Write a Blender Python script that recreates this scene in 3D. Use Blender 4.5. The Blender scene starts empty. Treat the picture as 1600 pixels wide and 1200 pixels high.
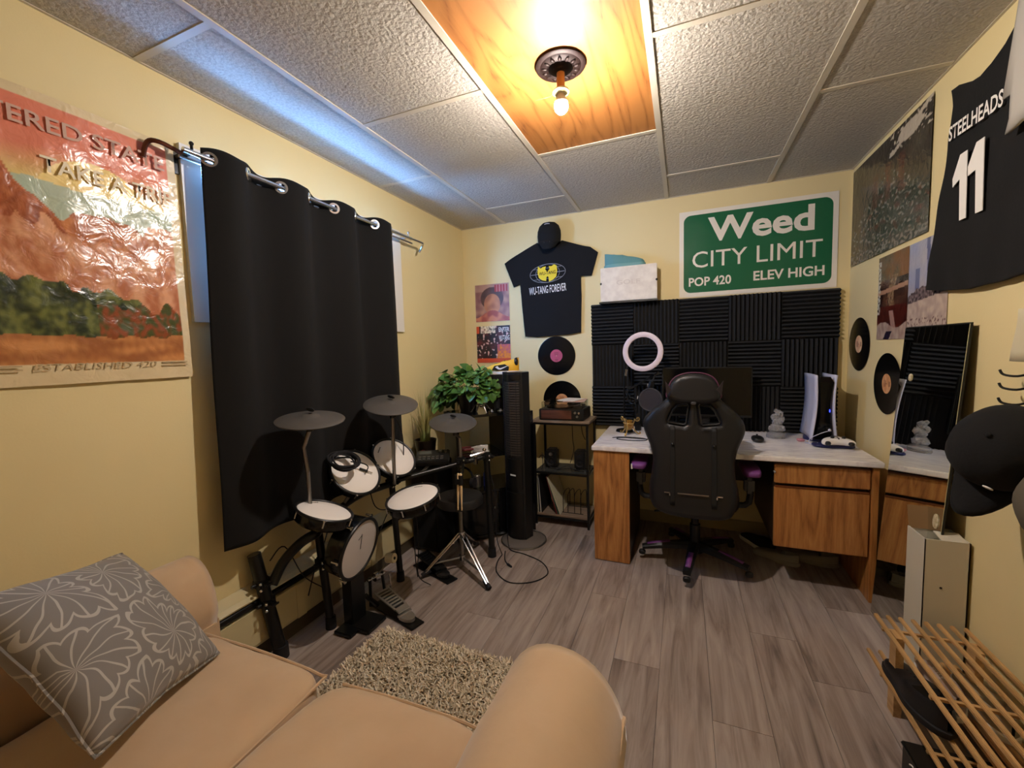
import bpy, bmesh, math, random
from mathutils import Vector, Matrix, Euler, noise
import numpy as np
random.seed(7)
S = bpy.context.scene
COL = S.collection
PI = math.pi
V = Vector
# ------------------------------------------------------------------ camera, world, light, exposure
W, H, YR = 2.664, 2.315, -4.2          # room: x 0..W, y YR..0 (back wall at 0), z 0..H
cd = bpy.data.cameras.new('camera'); cam = bpy.data.objects.new('camera', cd); COL.objects.link(cam)
S.camera = cam
cd.sensor_width = 36; cd.lens = 653.6 / 1600 * 36; cd.clip_start = .02
yaw, pt, ro = .3899, .0792, -.0303
fw = V((-math.sin(yaw) * math.cos(pt), math.cos(yaw) * math.cos(pt), -math.sin(pt)))
rt = V((math.cos(yaw), math.sin(yaw), 0)); up = rt.cross(fw)
r2 = rt * math.cos(ro) + up * math.sin(ro); u2 = r2.cross(fw)
m = Matrix((r2, u2, -fw)).transposed().to_4x4(); m.translation = V((1.724, -3.188, 1.2945))
cam.matrix_world = m

wd = bpy.data.worlds.new('world'); S.world = wd; wd.use_nodes = True
bg = wd.node_tree.nodes['Background']; bg.inputs[0].default_value = (.16, .42, 1, 1); bg.inputs[1].default_value = 170.0
pl = bpy.data.lights.new('window_daylight_portal', 'AREA'); pl.shape = 'RECTANGLE'; pl.size = .62; pl.size_y = 1.28
pl.cycles.is_portal = True
po = bpy.data.objects.new('window_daylight_portal', pl); COL.objects.link(po)
po.location = (-.17, -1.52, 1.75); po.rotation_euler = (0, -PI / 2, 0)
BULB = 2600.0                                   # emission of the ceiling bulb
BULB_COL = (1, .90, .82)
S.view_settings.view_transform = 'Standard'; S.view_settings.look = 'None'
S.view_settings.gamma = 1; S.view_settings.use_curve_mapping = False
S.view_settings.exposure = 0.0

# ------------------------------------------------------------------ materials
def lin(c):
    if isinstance(c, str):
        c = [int(c[i:i + 2], 16) / 255 for i in (0, 2, 4)]
    return tuple((x / 12.92 if x <= .04045 else ((x + .055) / 1.055) ** 2.4) for x in c)
class NT:
    def __init__(s, name):
        s.m = bpy.data.materials.new(name); s.m.use_nodes = True
        s.t = s.m.node_tree; s.b = s.t.nodes['Principled BSDF']
    def n(s, typ, ins=None, **kw):
        x = s.t.nodes.new(typ)
        for k, v in kw.items(): setattr(x, k, v)
        for k, v in (ins or {}).items():
            if hasattr(v, 'node'): s.t.links.new(v, x.inputs[k])
            else: x.inputs[k].default_value = v
        return x
    def set(s, k, v):
        if hasattr(v, 'node'): s.t.links.new(v, s.b.inputs[k])
        else: s.b.inputs[k].default_value = v
    def math(s, op, a, b=0.0, c=0.0):
        return s.n('ShaderNodeMath', {0: a, 1: b, 2: c}, operation=op).outputs[0]
    def ramp(s, f, stops):
        r = s.n('ShaderNodeValToRGB', {0: f}); e = r.color_ramp.elements
        e[0].position = stops[0][0]; e[0].color = (*lin(stops[0][1]), 1)
        e[1].position = stops[-1][0]; e[1].color = (*lin(stops[-1][1]), 1)
        for p, c in stops[1:-1]:
            q = e.new(p); q.color = (*lin(c), 1)
        return r.outputs[0]
    def mix(s, f, a, b):
        x = s.n('ShaderNodeMix', {0: f}, data_type='RGBA')
        for i, v in ((6, a), (7, b)):
            if hasattr(v, 'node'): s.t.links.new(v, x.inputs[i])
            else: x.inputs[i].default_value = (*lin(v), 1)
        return x.outputs[2]
    def coord(s, kind='Object', scale=(1, 1, 1), rot=(0, 0, 0)):
        tc = s.n('ShaderNodeTexCoord')
        return s.n('ShaderNodeMapping', {0: tc.outputs[kind], 2: rot, 3: scale}).outputs[0]
    def bump(s, h, st=.3, dist=.01):
        s.set('Normal', s.n('ShaderNodeBump', {'Height': h, 'Strength': st, 'Distance': dist}).outputs[0])
MC = {}
def M(name, col, rough=.5, metal=0, col2=None, ns=8.0, bump=0, bs=60.0, bd=.003, spec=.5, coat=0, trans=0, emit=0, ior=1.45, sheen=0, alpha=1):
    if name in MC: return MC[name]
    t = NT(name); c = lin(col)
    co = t.coord()
    if col2:
        f = t.n('ShaderNodeTexNoise', {'Vector': co, 'Scale': ns, 'Detail': 4.0}).outputs[0]
        f = t.n('ShaderNodeMapRange', {0: f, 1: .35, 2: .65}).outputs[0]
        t.set('Base Color', t.mix(f, col, col2))
    else: t.set('Base Color', (*c, 1))
    t.set('Roughness', rough); t.set('Metallic', metal); t.set('Specular IOR Level', spec); t.set('IOR', ior)
    t.set('Coat Weight', coat); t.set('Transmission Weight', trans); t.set('Alpha', alpha)
    if sheen: t.set('Sheen Weight', sheen); t.set('Sheen Roughness', .5)
    if emit: t.set('Emission Color', (*c, 1)); t.set('Emission Strength', emit)
    if bump: t.bump(t.n('ShaderNodeTexNoise', {'Vector': co, 'Scale': bs, 'Detail': 3.0}).outputs[0], bump, bd)
    MC[name] = t.m; return t.m
def wood(name, stops, axis=2, scale=3.0, rough=.45, stretch=14, grain=.35, coat=0.0):
    t = NT(name)
    sc = [stretch] * 3; sc[axis] = 1.0
    co = t.coord(scale=tuple(x * scale for x in sc))
    n1 = t.n('ShaderNodeTexNoise', {'Vector': t.coord(scale=tuple(scale * (1.0 if i != axis else .14) * 2.2 for i in range(3))), 'Scale': 1.0, 'Detail': 2.0, 'Distortion': .6}).outputs[0]
    w = t.math('FRACT', t.math('MULTIPLY', n1, 9.0))
    w = t.math('ABSOLUTE', t.math('SUBTRACT', w, .5))
    n2 = t.n('ShaderNodeTexNoise', {'Vector': co, 'Scale': 3.0, 'Detail': 6.0, 'Roughness': .7}).outputs[0]
    f = t.math('ADD', t.math('MULTIPLY', w, grain * 1.6), t.math('MULTIPLY', n2, .75))
    t.set('Base Color', t.ramp(f, stops)); t.set('Roughness', rough); t.set('Coat Weight', coat)
    t.bump(n2, .15, .002)
    MC[name] = t.m; return t.m
wood('desk_oak', [(.25, '7a4a22'), (.5, 'a86e38'), (.8, 'c08a4c')], rough=.42)
wood('ceiling_oak', [(.25, '74441a'), (.42, '9c622c'), (.8, 'b07438')], axis=1, scale=2.4, rough=.62, grain=.8)
wood('bamboo', [(.2, '9a7444'), (.8, 'd6ac74')], axis=1, rough=.45)
wood('walnut', [(.2, '3a2018'), (.8, '6a4030')], axis=0, rough=.4)
wood('shelf_board', [(.2, '6a5a4c'), (.8, '9a8674')], axis=0, rough=.5)
def plank_mat():
    t = NT('grey_vinyl_plank')
    oi = t.n('ShaderNodeObjectInfo')
    ofs = t.n('ShaderNodeVectorMath', {0: t.coord(), 1: t.n('ShaderNodeCombineXYZ', {0: t.math('MULTIPLY', oi.outputs['Random'], 37.0), 1: t.math('MULTIPLY', oi.outputs['Random'], 91.0)}).outputs[0]}, operation='ADD').outputs[0]
    mp = t.n('ShaderNodeMapping', {0: ofs, 3: (16, 1.3, 1)}).outputs[0]
    n = t.n('ShaderNodeTexNoise', {'Vector': mp, 'Scale': 1.6, 'Detail': 8.0, 'Roughness': .62, 'Distortion': .7}).outputs[0]
    big = t.n('ShaderNodeTexNoise', {'Vector': ofs, 'Scale': 2.2, 'Detail': 2.0}).outputs[0]
    f = t.math('ADD', t.math('MULTIPLY', n, .8), t.math('MULTIPLY', big, .25))
    f = t.math('ADD', f, t.math('MULTIPLY', t.math('SUBTRACT', oi.outputs['Random'], .5), .10))
    t.set('Base Color', t.ramp(f, [(.32, '655851'), (.47, '8f8077'), (.56, '9f9188'), (.75, 'b4a79d')]))
    t.set('Roughness', .42); t.bump(n, .12, .002); MC['plank'] = t.m
plank_mat()
def tile_mat():
    t = NT('textured_ceiling_tile'); co = t.coord('Object')
    n = t.n('ShaderNodeTexNoise', {'Vector': co, 'Scale': 85.0, 'Detail': 4.0, 'Roughness': .65}).outputs[0]
    v = t.n('ShaderNodeTexVoronoi', {'Vector': co, 'Scale': 70.0}).outputs[0]
    t.set('Base Color', t.ramp(n, [(.3, 'a8a196'), (.6, 'c2bbaf')]))
    t.set('Roughness', .9); t.bump(t.math('SUBTRACT', n, t.math('MULTIPLY', v, .5)), .75, .007); MC['tile'] = t.m
tile_mat()
def floral_mat():
    t = NT('grey_floral_pillow_fabric'); tc = t.n('ShaderNodeTexCoord')
    warp = t.n('ShaderNodeTexNoise', {'Vector': tc.outputs['Object'], 'Scale': 7.0}).outputs[1]
    p0 = t.n('ShaderNodeMapping', {0: tc.outputs['Object'], 3: (6.0, 6.0, 0)}).outputs[0]
    p = t.n('ShaderNodeVectorMath', {0: p0, 1: t.n('ShaderNodeVectorMath', {0: warp, 3: .35}, operation='SCALE').outputs[0]}, operation='ADD').outputs[0]
    vo = t.n('ShaderNodeTexVoronoi', {'Vector': p, 'Scale': 1.0, 'Randomness': .75}, voronoi_dimensions='2D')
    d = t.n('ShaderNodeVectorMath', {0: p, 1: vo.outputs['Position']}, operation='SUBTRACT').outputs[0]
    sp = t.n('ShaderNodeSeparateXYZ', {0: d}); r = vo.outputs['Distance']
    ang = t.math('ARCTAN2', sp.outputs[1], sp.outputs[0])
    a = t.math('ADD', t.math('MULTIPLY', ang, 13 / (2 * PI)), t.math('MULTIPLY', r, .9))
    fr = t.math('ABSOLUTE', t.math('SUBTRACT', t.math('FRACT', a), .5))          # .5 on the line
    ray = t.math('LESS_THAN', t.math('MULTIPLY', t.math('SUBTRACT', .5, fr), t.math('ADD', r, .12)), .030)
    ve = t.n('ShaderNodeTexVoronoi', {'Vector': p, 'Scale': 1.0, 'Randomness': .75}, voronoi_dimensions='2D', feature='DISTANCE_TO_EDGE').outputs['Distance']
    scal = t.math('ADD', .05, t.math('MULTIPLY', t.math('POWER', t.math('MULTIPLY', t.math('SUBTRACT', .5, fr), 2.0), 2.0), .10))
    edge = t.math('LESS_THAN', t.math('ABSOLUTE', t.math('SUBTRACT', ve, scal)), .020)
    ins = t.math('GREATER_THAN', ve, scal)
    line = t.math('MAXIMUM', edge, t.math('MULTIPLY', ray, ins))
    t.set('Base Color', t.mix(line, '77716a', 'aaa398')); t.set('Roughness', .75)
    t.set('Sheen Weight', .25); t.bump(line, .35, .002); MC['floral'] = t.m
floral_mat()
def vc_mat():
    for nm, ro_, co_ in (('print_gloss', .22, .0), ('print_matt', .5, 0)):
        t = NT(nm); t.set('Base Color', t.n('ShaderNodeVertexColor', layer_name='Col').outputs[0]); t.set('Roughness', ro_)
        if nm == 'print_gloss':
            t.bump(t.n('ShaderNodeTexNoise', {'Vector': t.coord(), 'Scale': 22.0, 'Detail': 3.0, 'Distortion': .5}).outputs[0], .35, .012)
        MC[nm] = t.m
vc_mat()
M('wall', 'e0cd98', .62, bump=.12, bs=140, bd=.002, col2='e3d19d', ns=2)
M('white_paint', 'ddd8cc', .45); M('grid_white', 'c9c0ae', .5); M('heater_cream', 'c9bb90', .5)
M('chrome', 'd8d8da', .18, 1); M('dull_chrome', 'a8a29c', .35, 1); M('black_plastic', '141414', .45)
M('black_metal', '101010', .32); M('gloss_black', '0a0a0b', .12); M('rubber', '17161a', .75)
M('mesh_head', 'f0e8e0', .75, bump=.1, bs=500, bd=.001); M('cymbal_rubber', '4c4843', .6, bump=.05, bs=200)
M('foam', '262627', .95, bump=.3, bs=400, bd=.002); M('curtain', '090808', .95, bump=.25, bs=350, bd=.002)
M('black_cotton', '0e0e10', .95, bump=.2, bs=90, bd=.004); M('white_print', 'ece8e2', .6)
M('suede', 'c6a884', .85, col2='bc9d79', ns=5, bump=.12, bs=25, bd=.006, sheen=.5)
M('leather', '17171a', .42, bump=.12, bs=350, bd=.002); M('purple', '6f3a78', .5); M('stitch_purple', '54243f', .6)
M('glass', 'f4f8f8', .03, trans=1, ior=1.45); M('vinyl', '090909', .22); M('brass', 'c4a468', .38, .8)

# ------------------------------------------------------------------ builders
def tag(o, label=None, cat=None, group=None, kind=None):
    for k, v in (('label', label), ('category', cat), ('group', group), ('kind', kind)):
        if v: o[k] = v
    return o
def E(name, loc, label=None, cat=None, group=None, rot=(0, 0, 0), parent=None):
    o = bpy.data.objects.new(name, None); COL.objects.link(o); o.location = loc; o.rotation_euler = rot
    o.empty_display_size = .05
    if parent: o.parent = parent
    return tag(o, label, cat, group)
def rotto(n, xdir=None):
    n = V(n).normalized(); q = V((0, 0, 1)).rotation_difference(n)
    return q.to_matrix()
class G:
    def __init__(s): s.b = bmesh.new()
    def box(s, c, sz, R=None, bev=0):
        mt = Matrix.Translation(c) @ ((R.to_4x4()) if R else Matrix()) @ Matrix.Diagonal((*sz, 1))
        r = bmesh.ops.create_cube(s.b, size=1, matrix=mt)
        if bev:
            es = {e for v in r['verts'] for e in v.link_edges}
            bmesh.ops.bevel(s.b, geom=list(es), offset=bev, segments=2, affect='EDGES')
        return s
    def cyl(s, a, b, r, rb=None, n=14, cap=True):
        a, b = V(a), V(b); d = b - a
        mt = Matrix.Translation((a + b) / 2) @ V((0, 0, 1)).rotation_difference(d).to_matrix().to_4x4()
        bmesh.ops.create_cone(s.b, cap_ends=cap, segments=n, radius1=r, radius2=r if rb is None else rb, depth=d.length, matrix=mt)
        return s
    def sph(s, c, r, n=12, sc=(1, 1, 1), R=None):
        mt = Matrix.Translation(c) @ (R.to_4x4() if R else Matrix()) @ Matrix.Diagonal((*(x * r for x in sc), 1))
        bmesh.ops.create_uvsphere(s.b, u_segments=n, v_segments=max(6, n * 2 // 3), radius=1, matrix=mt); return s
    def rows(s, rows, cu=False, cv=False):
        vs = [[s.b.verts.new(p) for p in r] for r in rows]
        nu, nv = len(vs), len(vs[0])
        for i in range(nu if cu else nu - 1):
            for j in range(nv if cv else nv - 1):
                try: s.b.faces.new((vs[i][j], vs[(i + 1) % nu][j], vs[(i + 1) % nu][(j + 1) % nv], vs[i][(j + 1) % nv]))
                except ValueError: pass
        return vs
    def tube(s, pts, r, n=8, closed=False, smooth=0):
        pts = [V(p) for p in pts]
        if smooth: pts = catmull(pts, smooth, closed)
        N = len(pts); rows = []; ref = None
        for i, p in enumerate(pts):
            d = (pts[(i + 1) % N] - pts[i - 1]) if closed or 0 < i < N - 1 else (pts[1] - pts[0] if i == 0 else pts[-1] - pts[-2])
            d = d.normalized() if d.length > 1e-9 else V((0, 0, 1))
            if ref is None: ref = d.orthogonal().normalized()
            ref = (ref - d * ref.dot(d)); ref = ref.normalized() if ref.length > 1e-6 else d.orthogonal().normalized()
            bn = d.cross(ref); rr = r(i / (N - 1)) if callable(r) else r
            rows.append([p + (ref * math.cos(2 * PI * k / n) + bn * math.sin(2 * PI * k / n)) * rr for k in range(n)])
        vs = s.rows(rows, closed, True)
        if not closed:
            for r_ in (vs[0], vs[-1]):
                try: s.b.faces.new(r_)
                except ValueError: pass
        return s
    def lathe(s, prof, c=(0, 0, 0), ax=(0, 0, 1), n=28, sc=(1, 1)):
        R = rotto(ax); c = V(c)
        rows = [[c + R @ V((max(r, 1e-4) * math.cos(2 * PI * k / n) * sc[0], max(r, 1e-4) * math.sin(2 * PI * k / n) * sc[1], z)) for k in range(n)] for r, z in prof]
        s.rows(rows, False, True); return s
    def ring(s, c, ax, Rr, r, n=36, m_=8):
        R = rotto(ax); c = V(c)
        return s.tube([c + R @ V((Rr * math.cos(2 * PI * k / n), Rr * math.sin(2 * PI * k / n), 0)) for k in range(n)], r, m_, True)
    def prism(s, pts, d):
        d = V(d); a = [s.b.verts.new(V(p)) for p in pts]; b = [s.b.verts.new(V(p) + d) for p in pts]
        s.b.faces.new(a); s.b.faces.new(b[::-1])
        for i in range(len(a)): s.b.faces.new((a[i], b[i], b[(i + 1) % len(a)], a[(i + 1) % len(a)]))
        return s
    def sup(s, c, hf, n=5.0, div=12, R=None, disp=None):
        before = set(s.b.verts)
        r = bmesh.ops.create_cube(s.b, size=2)
        bmesh.ops.subdivide_edges(s.b, edges=list({e for v in r['verts'] for e in v.link_edges}), cuts=div, use_grid_fill=True)
        allv = [v for v in s.b.verts if v not in before]
        c = V(c)
        for v in allv:
            p = v.co.copy(); k = (abs(p.x) ** n + abs(p.y) ** n + abs(p.z) ** n) ** (-1 / n)
            p = V((p.x * k * hf[0], p.y * k * hf[1], p.z * k * hf[2]))
            if disp: p = disp(p)
            if R: p = R @ p
            v.co = p + c
        return s
    def out(s, name, mat, parent=None, smooth=True, local=False, label=None, kind=None, angle=40, doubles=True):
        if doubles: bmesh.ops.remove_doubles(s.b, verts=s.b.verts, dist=1e-5)
        bmesh.ops.recalc_face_normals(s.b, faces=s.b.faces)
        me = bpy.data.meshes.new(name); s.b.to_mesh(me); s.b.free()
        return link(name, me, mat, parent, smooth, local, label, kind, angle)
def link(name, me, mat, parent=None, smooth=True, local=False, label=None, kind=None, angle=40):
    if mat is not None:
        me.materials.clear(); me.materials.append(MC[mat] if isinstance(mat, str) else mat)
    o = bpy.data.objects.new(name, me); COL.objects.link(o)
    if smooth:
        for p in me.polygons: p.use_smooth = True
        try: me.set_sharp_from_angle(angle=math.radians(angle))
        except Exception: pass
    if parent:
        o.parent = parent
        if not local:
            l = V((0, 0, 0)); q = parent
            while q: l += q.location; q = q.parent
            o.location = -l
    return tag(o, label, kind=kind)
def catmull(pts, k, closed=False):
    out = []; N = len(pts)
    for i in range(N if closed else N - 1):
        g = (lambda j: pts[j % N]) if closed else (lambda j: pts[min(max(j, 0), N - 1)])
        p0, p1, p2, p3 = g(i - 1), g(i), g(i + 1), g(i + 2)
        for j in range(k):
            t = j / k
            out.append(.5 * ((2 * p1) + (p2 - p0) * t + (2 * p0 - 5 * p1 + 4 * p2 - p3) * t * t + (3 * p1 - p0 - 3 * p2 + p3) * t ** 3))
    if not closed: out.append(pts[-1])
    return out
def copy_tree(o, parent=None, loc=None):
    c = o.copy(); COL.objects.link(c)
    if parent: c.parent = parent
    if loc is not None: c.location = loc
    for ch in list(o.children): copy_tree(ch, c)
    return c
def plate(name, splines, fr, depth, bevel, mat, parent=None, cuts=None, disp=None, label=None, kind=None, smooth=True):
    """flat shape (outline + holes, 2D) of some thickness in frame fr = (origin, u, v); optional grid cuts and displacement"""
    cu = bpy.data.curves.new('c', 'CURVE'); cu.dimensions = '2D'; cu.fill_mode = 'BOTH'
    cu.extrude = max(depth / 2 - bevel, 0); cu.bevel_depth = bevel; cu.bevel_resolution = 2; cu.offset = -bevel
    for sp in splines:
        q = cu.splines.new('POLY'); q.points.add(len(sp) - 1); q.use_cyclic_u = True
        for i, p in enumerate(sp): q.points[i].co = (p[0], p[1], 0, 1)
    ob = bpy.data.objects.new('c', cu); me = bpy.data.meshes.new_from_object(ob)
    bpy.data.objects.remove(ob); bpy.data.curves.remove(cu)
    b = bmesh.new(); b.from_mesh(me); bpy.data.meshes.remove(me)
    bmesh.ops.remove_doubles(b, verts=b.verts, dist=1e-5)
    if cuts:
        for ax in (0, 1):
            lo = min(v.co[ax] for v in b.verts); hi = max(v.co[ax] for v in b.verts); n = cuts[ax]
            for i in range(1, n):
                no = [0, 0, 0]; no[ax] = 1; co = [0, 0, 0]; co[ax] = lo + (hi - lo) * i / n
                bmesh.ops.bisect_plane(b, geom=b.verts[:] + b.edges[:] + b.faces[:], plane_co=co, plane_no=no)
    o, u, v_ = V(fr[0]), V(fr[1]).normalized(), V(fr[2]).normalized(); w = u.cross(v_)
    for v in b.verts:
        x, y, z = v.co
        if disp: x, y, z = disp(x, y, z)
        v.co = o + u * x + v_ * y + w * z
    g = G(); g.b.free(); g.b = b
    return g.out(name, mat, parent, smooth, label=label, kind=kind)
def text(s, fr, w, h, mat, parent, name='lettering', off=0.0, ext=.0006, label=None, shear=0):
    """lettering centred on fr, scaled to w x h, one mesh per word"""
    def tm(q):
        cu = bpy.data.curves.new('t', 'FONT'); cu.body = q; cu.offset = off; cu.resolution_u = 3; cu.shear = shear
        ob = bpy.data.objects.new('t', cu); me = bpy.data.meshes.new_from_object(ob)
        bpy.data.objects.remove(ob); bpy.data.curves.remove(cu)
        xs = [v.co.x for v in me.vertices]; ys = [v.co.y for v in me.vertices]
        return me, min(xs), max(xs), min(ys), max(ys)
    full, x0, x1, y0, y1 = tm(s); bpy.data.meshes.remove(full)
    kx, ky = w / (x1 - x0), h / (y1 - y0); cx, cy = (x0 + x1) / 2, (y0 + y1) / 2
    o, u, v_ = V(fr[0]), V(fr[1]).normalized(), V(fr[2]).normalized(); n = u.cross(v_); pos = 0; r = None
    for wd_ in s.split(' '):
        end = s.index(wd_, pos) + len(wd_); pos = end
        pre, _, ex1, _, _ = tm(s[:end]); bpy.data.meshes.remove(pre)
        me, wx0, wx1, _, _ = tm(wd_); sh = ex1 - wx1
        for v in me.vertices:
            v.co = o + u * ((v.co.x + sh - cx) * kx) + v_ * ((v.co.y - cy) * ky) + n * ext
        r = link(name, me, mat, parent, False, label=label)
    return r
def painted(name, fr, w, h, nx, ny, fn, mat, parent=None, disp=None, thick=0):
    """printed sheet: grid in frame fr (origin at lower left), colour fn(u,v) per vertex"""
    o, u, v_ = V(fr[0]), V(fr[1]).normalized(), V(fr[2]).normalized(); n = u.cross(v_)
    vs = []; cs = []
    for j in range(ny + 1):
        for i in range(nx + 1):
            a, b = i / nx, j / ny
            vs.append(o + u * (a * w) + v_ * (b * h) + n * (disp(a, b) if disp else 0)); cs += [*lin([min(max(c, 0), 1) for c in fn(a, b)]), 1]
    fs = [(j * (nx + 1) + i, j * (nx + 1) + i + 1, (j + 1) * (nx + 1) + i + 1, (j + 1) * (nx + 1) + i) for j in range(ny) for i in range(nx)]
    me = bpy.data.meshes.new(name); me.from_pydata(vs, [], fs)
    at = me.color_attributes.new('Col', 'FLOAT_COLOR', 'POINT'); at.data.foreach_set('color', cs)
    return link(name, me, mat, parent, True, angle=180)
def nz(x, y, s=1.0, seed=0.0): return noise.noise(V((x * s, y * s, seed)))
def mixc(a, b, t): t = min(max(t, 0), 1); return tuple(x + (y - x) * t for x, y in zip(a, b))
def hexc(h): return tuple(int(h[i:i + 2], 16) / 255 for i in (0, 2, 4))
X, Y, Z = V((1, 0, 0)), V((0, 1, 0)), V((0, 0, 1))

# ------------------------------------------------------------------ room shell
def slab(name, lo, hi, mat):
    g = G(); lo, hi = V(lo), V(hi); g.box((lo + hi) / 2, hi - lo)
    return tag(g.out(name, mat, smooth=False), kind='structure')
M('subfloor', '2c2724', .8); M('plenum', '6a655c', .9)
fl = slab('floor', (-.2, YR - .15, -.12), (W + .15, .15, -.008), 'subfloor')
PW, PL = .182, 1.22
pg = {}
for i in range(15):
    x0 = i * PW; x1 = min(x0 + PW, W)
    off = [-.15, -.75, -.4, -1.0][i % 4] - .07 * (i % 3)
    y = 0.0; e = off
    while y > YR + .01:
        y2 = max(e, YR); key = (round(x1 - x0, 4), round(y - y2, 4))
        if key not in pg:
            g = G(); g.box((key[0] / 2, -key[1] / 2, -.004), (key[0] - .0014, key[1] - .0014, .008)); o = g.out('plank', 'plank', fl, False, local=True); pg[key] = o
        else:
            o = pg[key].copy(); COL.objects.link(o)
        o.location = (x0, y, 0); y = y2; e = y2 - PL
# walls; the left one is pierced by the window
WY0, WY1, WZ0, WZ1 = -2.095, -.98, 1.50, 2.04
slab('wall_back', (-.2, 0, -.008), (W + .15, .15, H + .12), 'wall')
slab('wall_right', (W, YR, -.008), (W + .15, 0, H + .12), 'wall')
slab('wall_rear', (-.2, YR - .15, -.008), (W + .15, YR, H + .12), 'wall')
g = G()
for lo, hi in (((-.2, YR, -.008), (0, 0, WZ0)), ((-.2, YR, WZ1), (0, 0, H + .12)), ((-.2, YR, WZ0), (0, WY0, WZ1)), ((-.2, WY1, WZ0), (0, 0, WZ1))):
    lo, hi = V(lo), V(hi); g.box((lo + hi) / 2, hi - lo)
tag(g.out('wall_left', 'wall', smooth=False, doubles=False), kind='structure')
ce = slab('ceiling', (-.2, YR - .15, H + .02), (W + .15, .15, H + .14), 'plenum')
gx = [0, .395, 1.005, 1.615, 2.225, W]
rowsY = [[-1.04, -2.27, -3.49], [-.375, -1.62, -2.84, -4.06], [-1.0, -2.22, -3.44], [-.41, -1.65, -2.87, -4.09], [-1.03, -2.26, -3.48]]
tm = {}
for c in range(5):
    ys = [0] + rowsY[c] + [YR]
    for k in range(len(ys) - 1):
        w, l = gx[c + 1] - gx[c], ys[k] - ys[k + 1]; cx, cy = (gx[c] + gx[c + 1]) / 2, (ys[k] + ys[k + 1]) / 2
        if c == 2 and k == 1:
            g = G(); g.box((0, 0, .004), (w - .004, l - .004, .008)); o = g.out('wood_panel', 'ceiling_oak', ce, False, local=True, label='orange oak veneer ceiling panel around the bulb')
            o.location = (cx, cy, H + .002); continue
        key = (round(w, 3), round(l, 3))
        if key not in tm:
            g = G(); g.box((0, 0, .006), (w - .004, l - .004, .012)); o = g.out('ceiling_tile', 'tile', ce, False, local=True); tm[key] = o
        else: o = tm[key].copy(); COL.objects.link(o)
        o.location = (cx, cy, H + .001)
        if k < len(ys) - 2:
            g = G(); g.box((cx, ys[k + 1], H - .001), (w - .026, .024, .0035)); g.out('cross_tee', 'grid_white', ce, False)
for x in gx[1:5]:
    g = G(); g.box((x, YR / 2, H - .001), (.025, -YR, .0045)); g.out('grid_runner', 'grid_white', ce, False)
for n_, (a, b) in enumerate((((0, YR), (0, 0)), ((0, 0), (W, 0)), ((W, 0), (W, YR)), ((0, YR), (W, YR)))):
    g = G(); g.box(((a[0] + b[0]) / 2, (a[1] + b[1]) / 2, H - .001), (abs(a[0] - b[0]) + .02, abs(a[1] - b[1]) + .02, .003)); g.out('wall_angle', 'grid_white', ce, False)
M('base_trim', 'a8996f', .5)
for nm, c, sz in (('baseboard_back', (W / 2, -.006, .04), (W, .012, .08)), ('baseboard_right', (W - .006, YR / 2, .04), (.012, -YR, .08))):
    g = G(); g.box(c, sz, bev=.003); tag(g.out(nm, 'base_trim', smooth=False), kind='structure')
# window: casing, two sashes, panes
wr = tag(E('window_1', (0, -1.52, 1.45)), kind='structure')
g = G()
cy0, cy1, cz0, cz1 = -2.165, -.875, 1.44, 2.09
g.box((.009, (cy0 + cy1) / 2, cz1 - .03), (.018, cy1 - cy0, .06)); g.box((.009, (cy0 + cy1) / 2, cz0 + .03), (.018, cy1 - cy0, .06))
g.box((.009, cy0 + .035, (cz0 + cz1) / 2), (.018, .07, cz1 - cz0 - .12)); g.box((.009, cy1 - .045, (cz0 + cz1) / 2), (.018, .09, cz1 - cz0 - .12))
for s_, cc in (((.16, .012, WZ1 - WZ0), (-.08, WY0 + .006, (WZ0 + WZ1) / 2)), ((.16, .012, WZ1 - WZ0), (-.08, WY1 - .006, (WZ0 + WZ1) / 2)), ((.16, WY1 - WY0, .012), (-.08, (WY0 + WY1) / 2, WZ0 + .006)), ((.16, WY1 - WY0, .012), (-.08, (WY0 + WY1) / 2, WZ1 - .006))):
    g.box(cc, s_)
g.out('window_frame', 'white_paint', wr, False)
mz = 1.66
for z0, z1, xo in ((WZ0 + .012, mz + .015, -.10), (mz - .015, WZ1 - .012, -.12)):
    g = G(); yc, ly = (WY0 + WY1) / 2, WY1 - WY0 - .024
    g.box((xo, yc, z0 + .015), (.02, ly, .03)); g.box((xo, yc, z1 - .015), (.02, ly, .03))
    g.box((xo, WY0 + .027, (z0 + z1) / 2), (.02, .03, z1 - z0 - .06)); g.box((xo, WY1 - .027, (z0 + z1) / 2), (.02, .03, z1 - z0 - .06))
    sh = g.out('sash', 'white_paint', wr, False)
    g = G(); g.box((xo, yc, (z0 + z1) / 2), (.004, ly - .06, z1 - z0 - .06)); g.out('pane', M('pane_glass', 'bfe6e6', .0, alpha=.12), sh, False)
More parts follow.
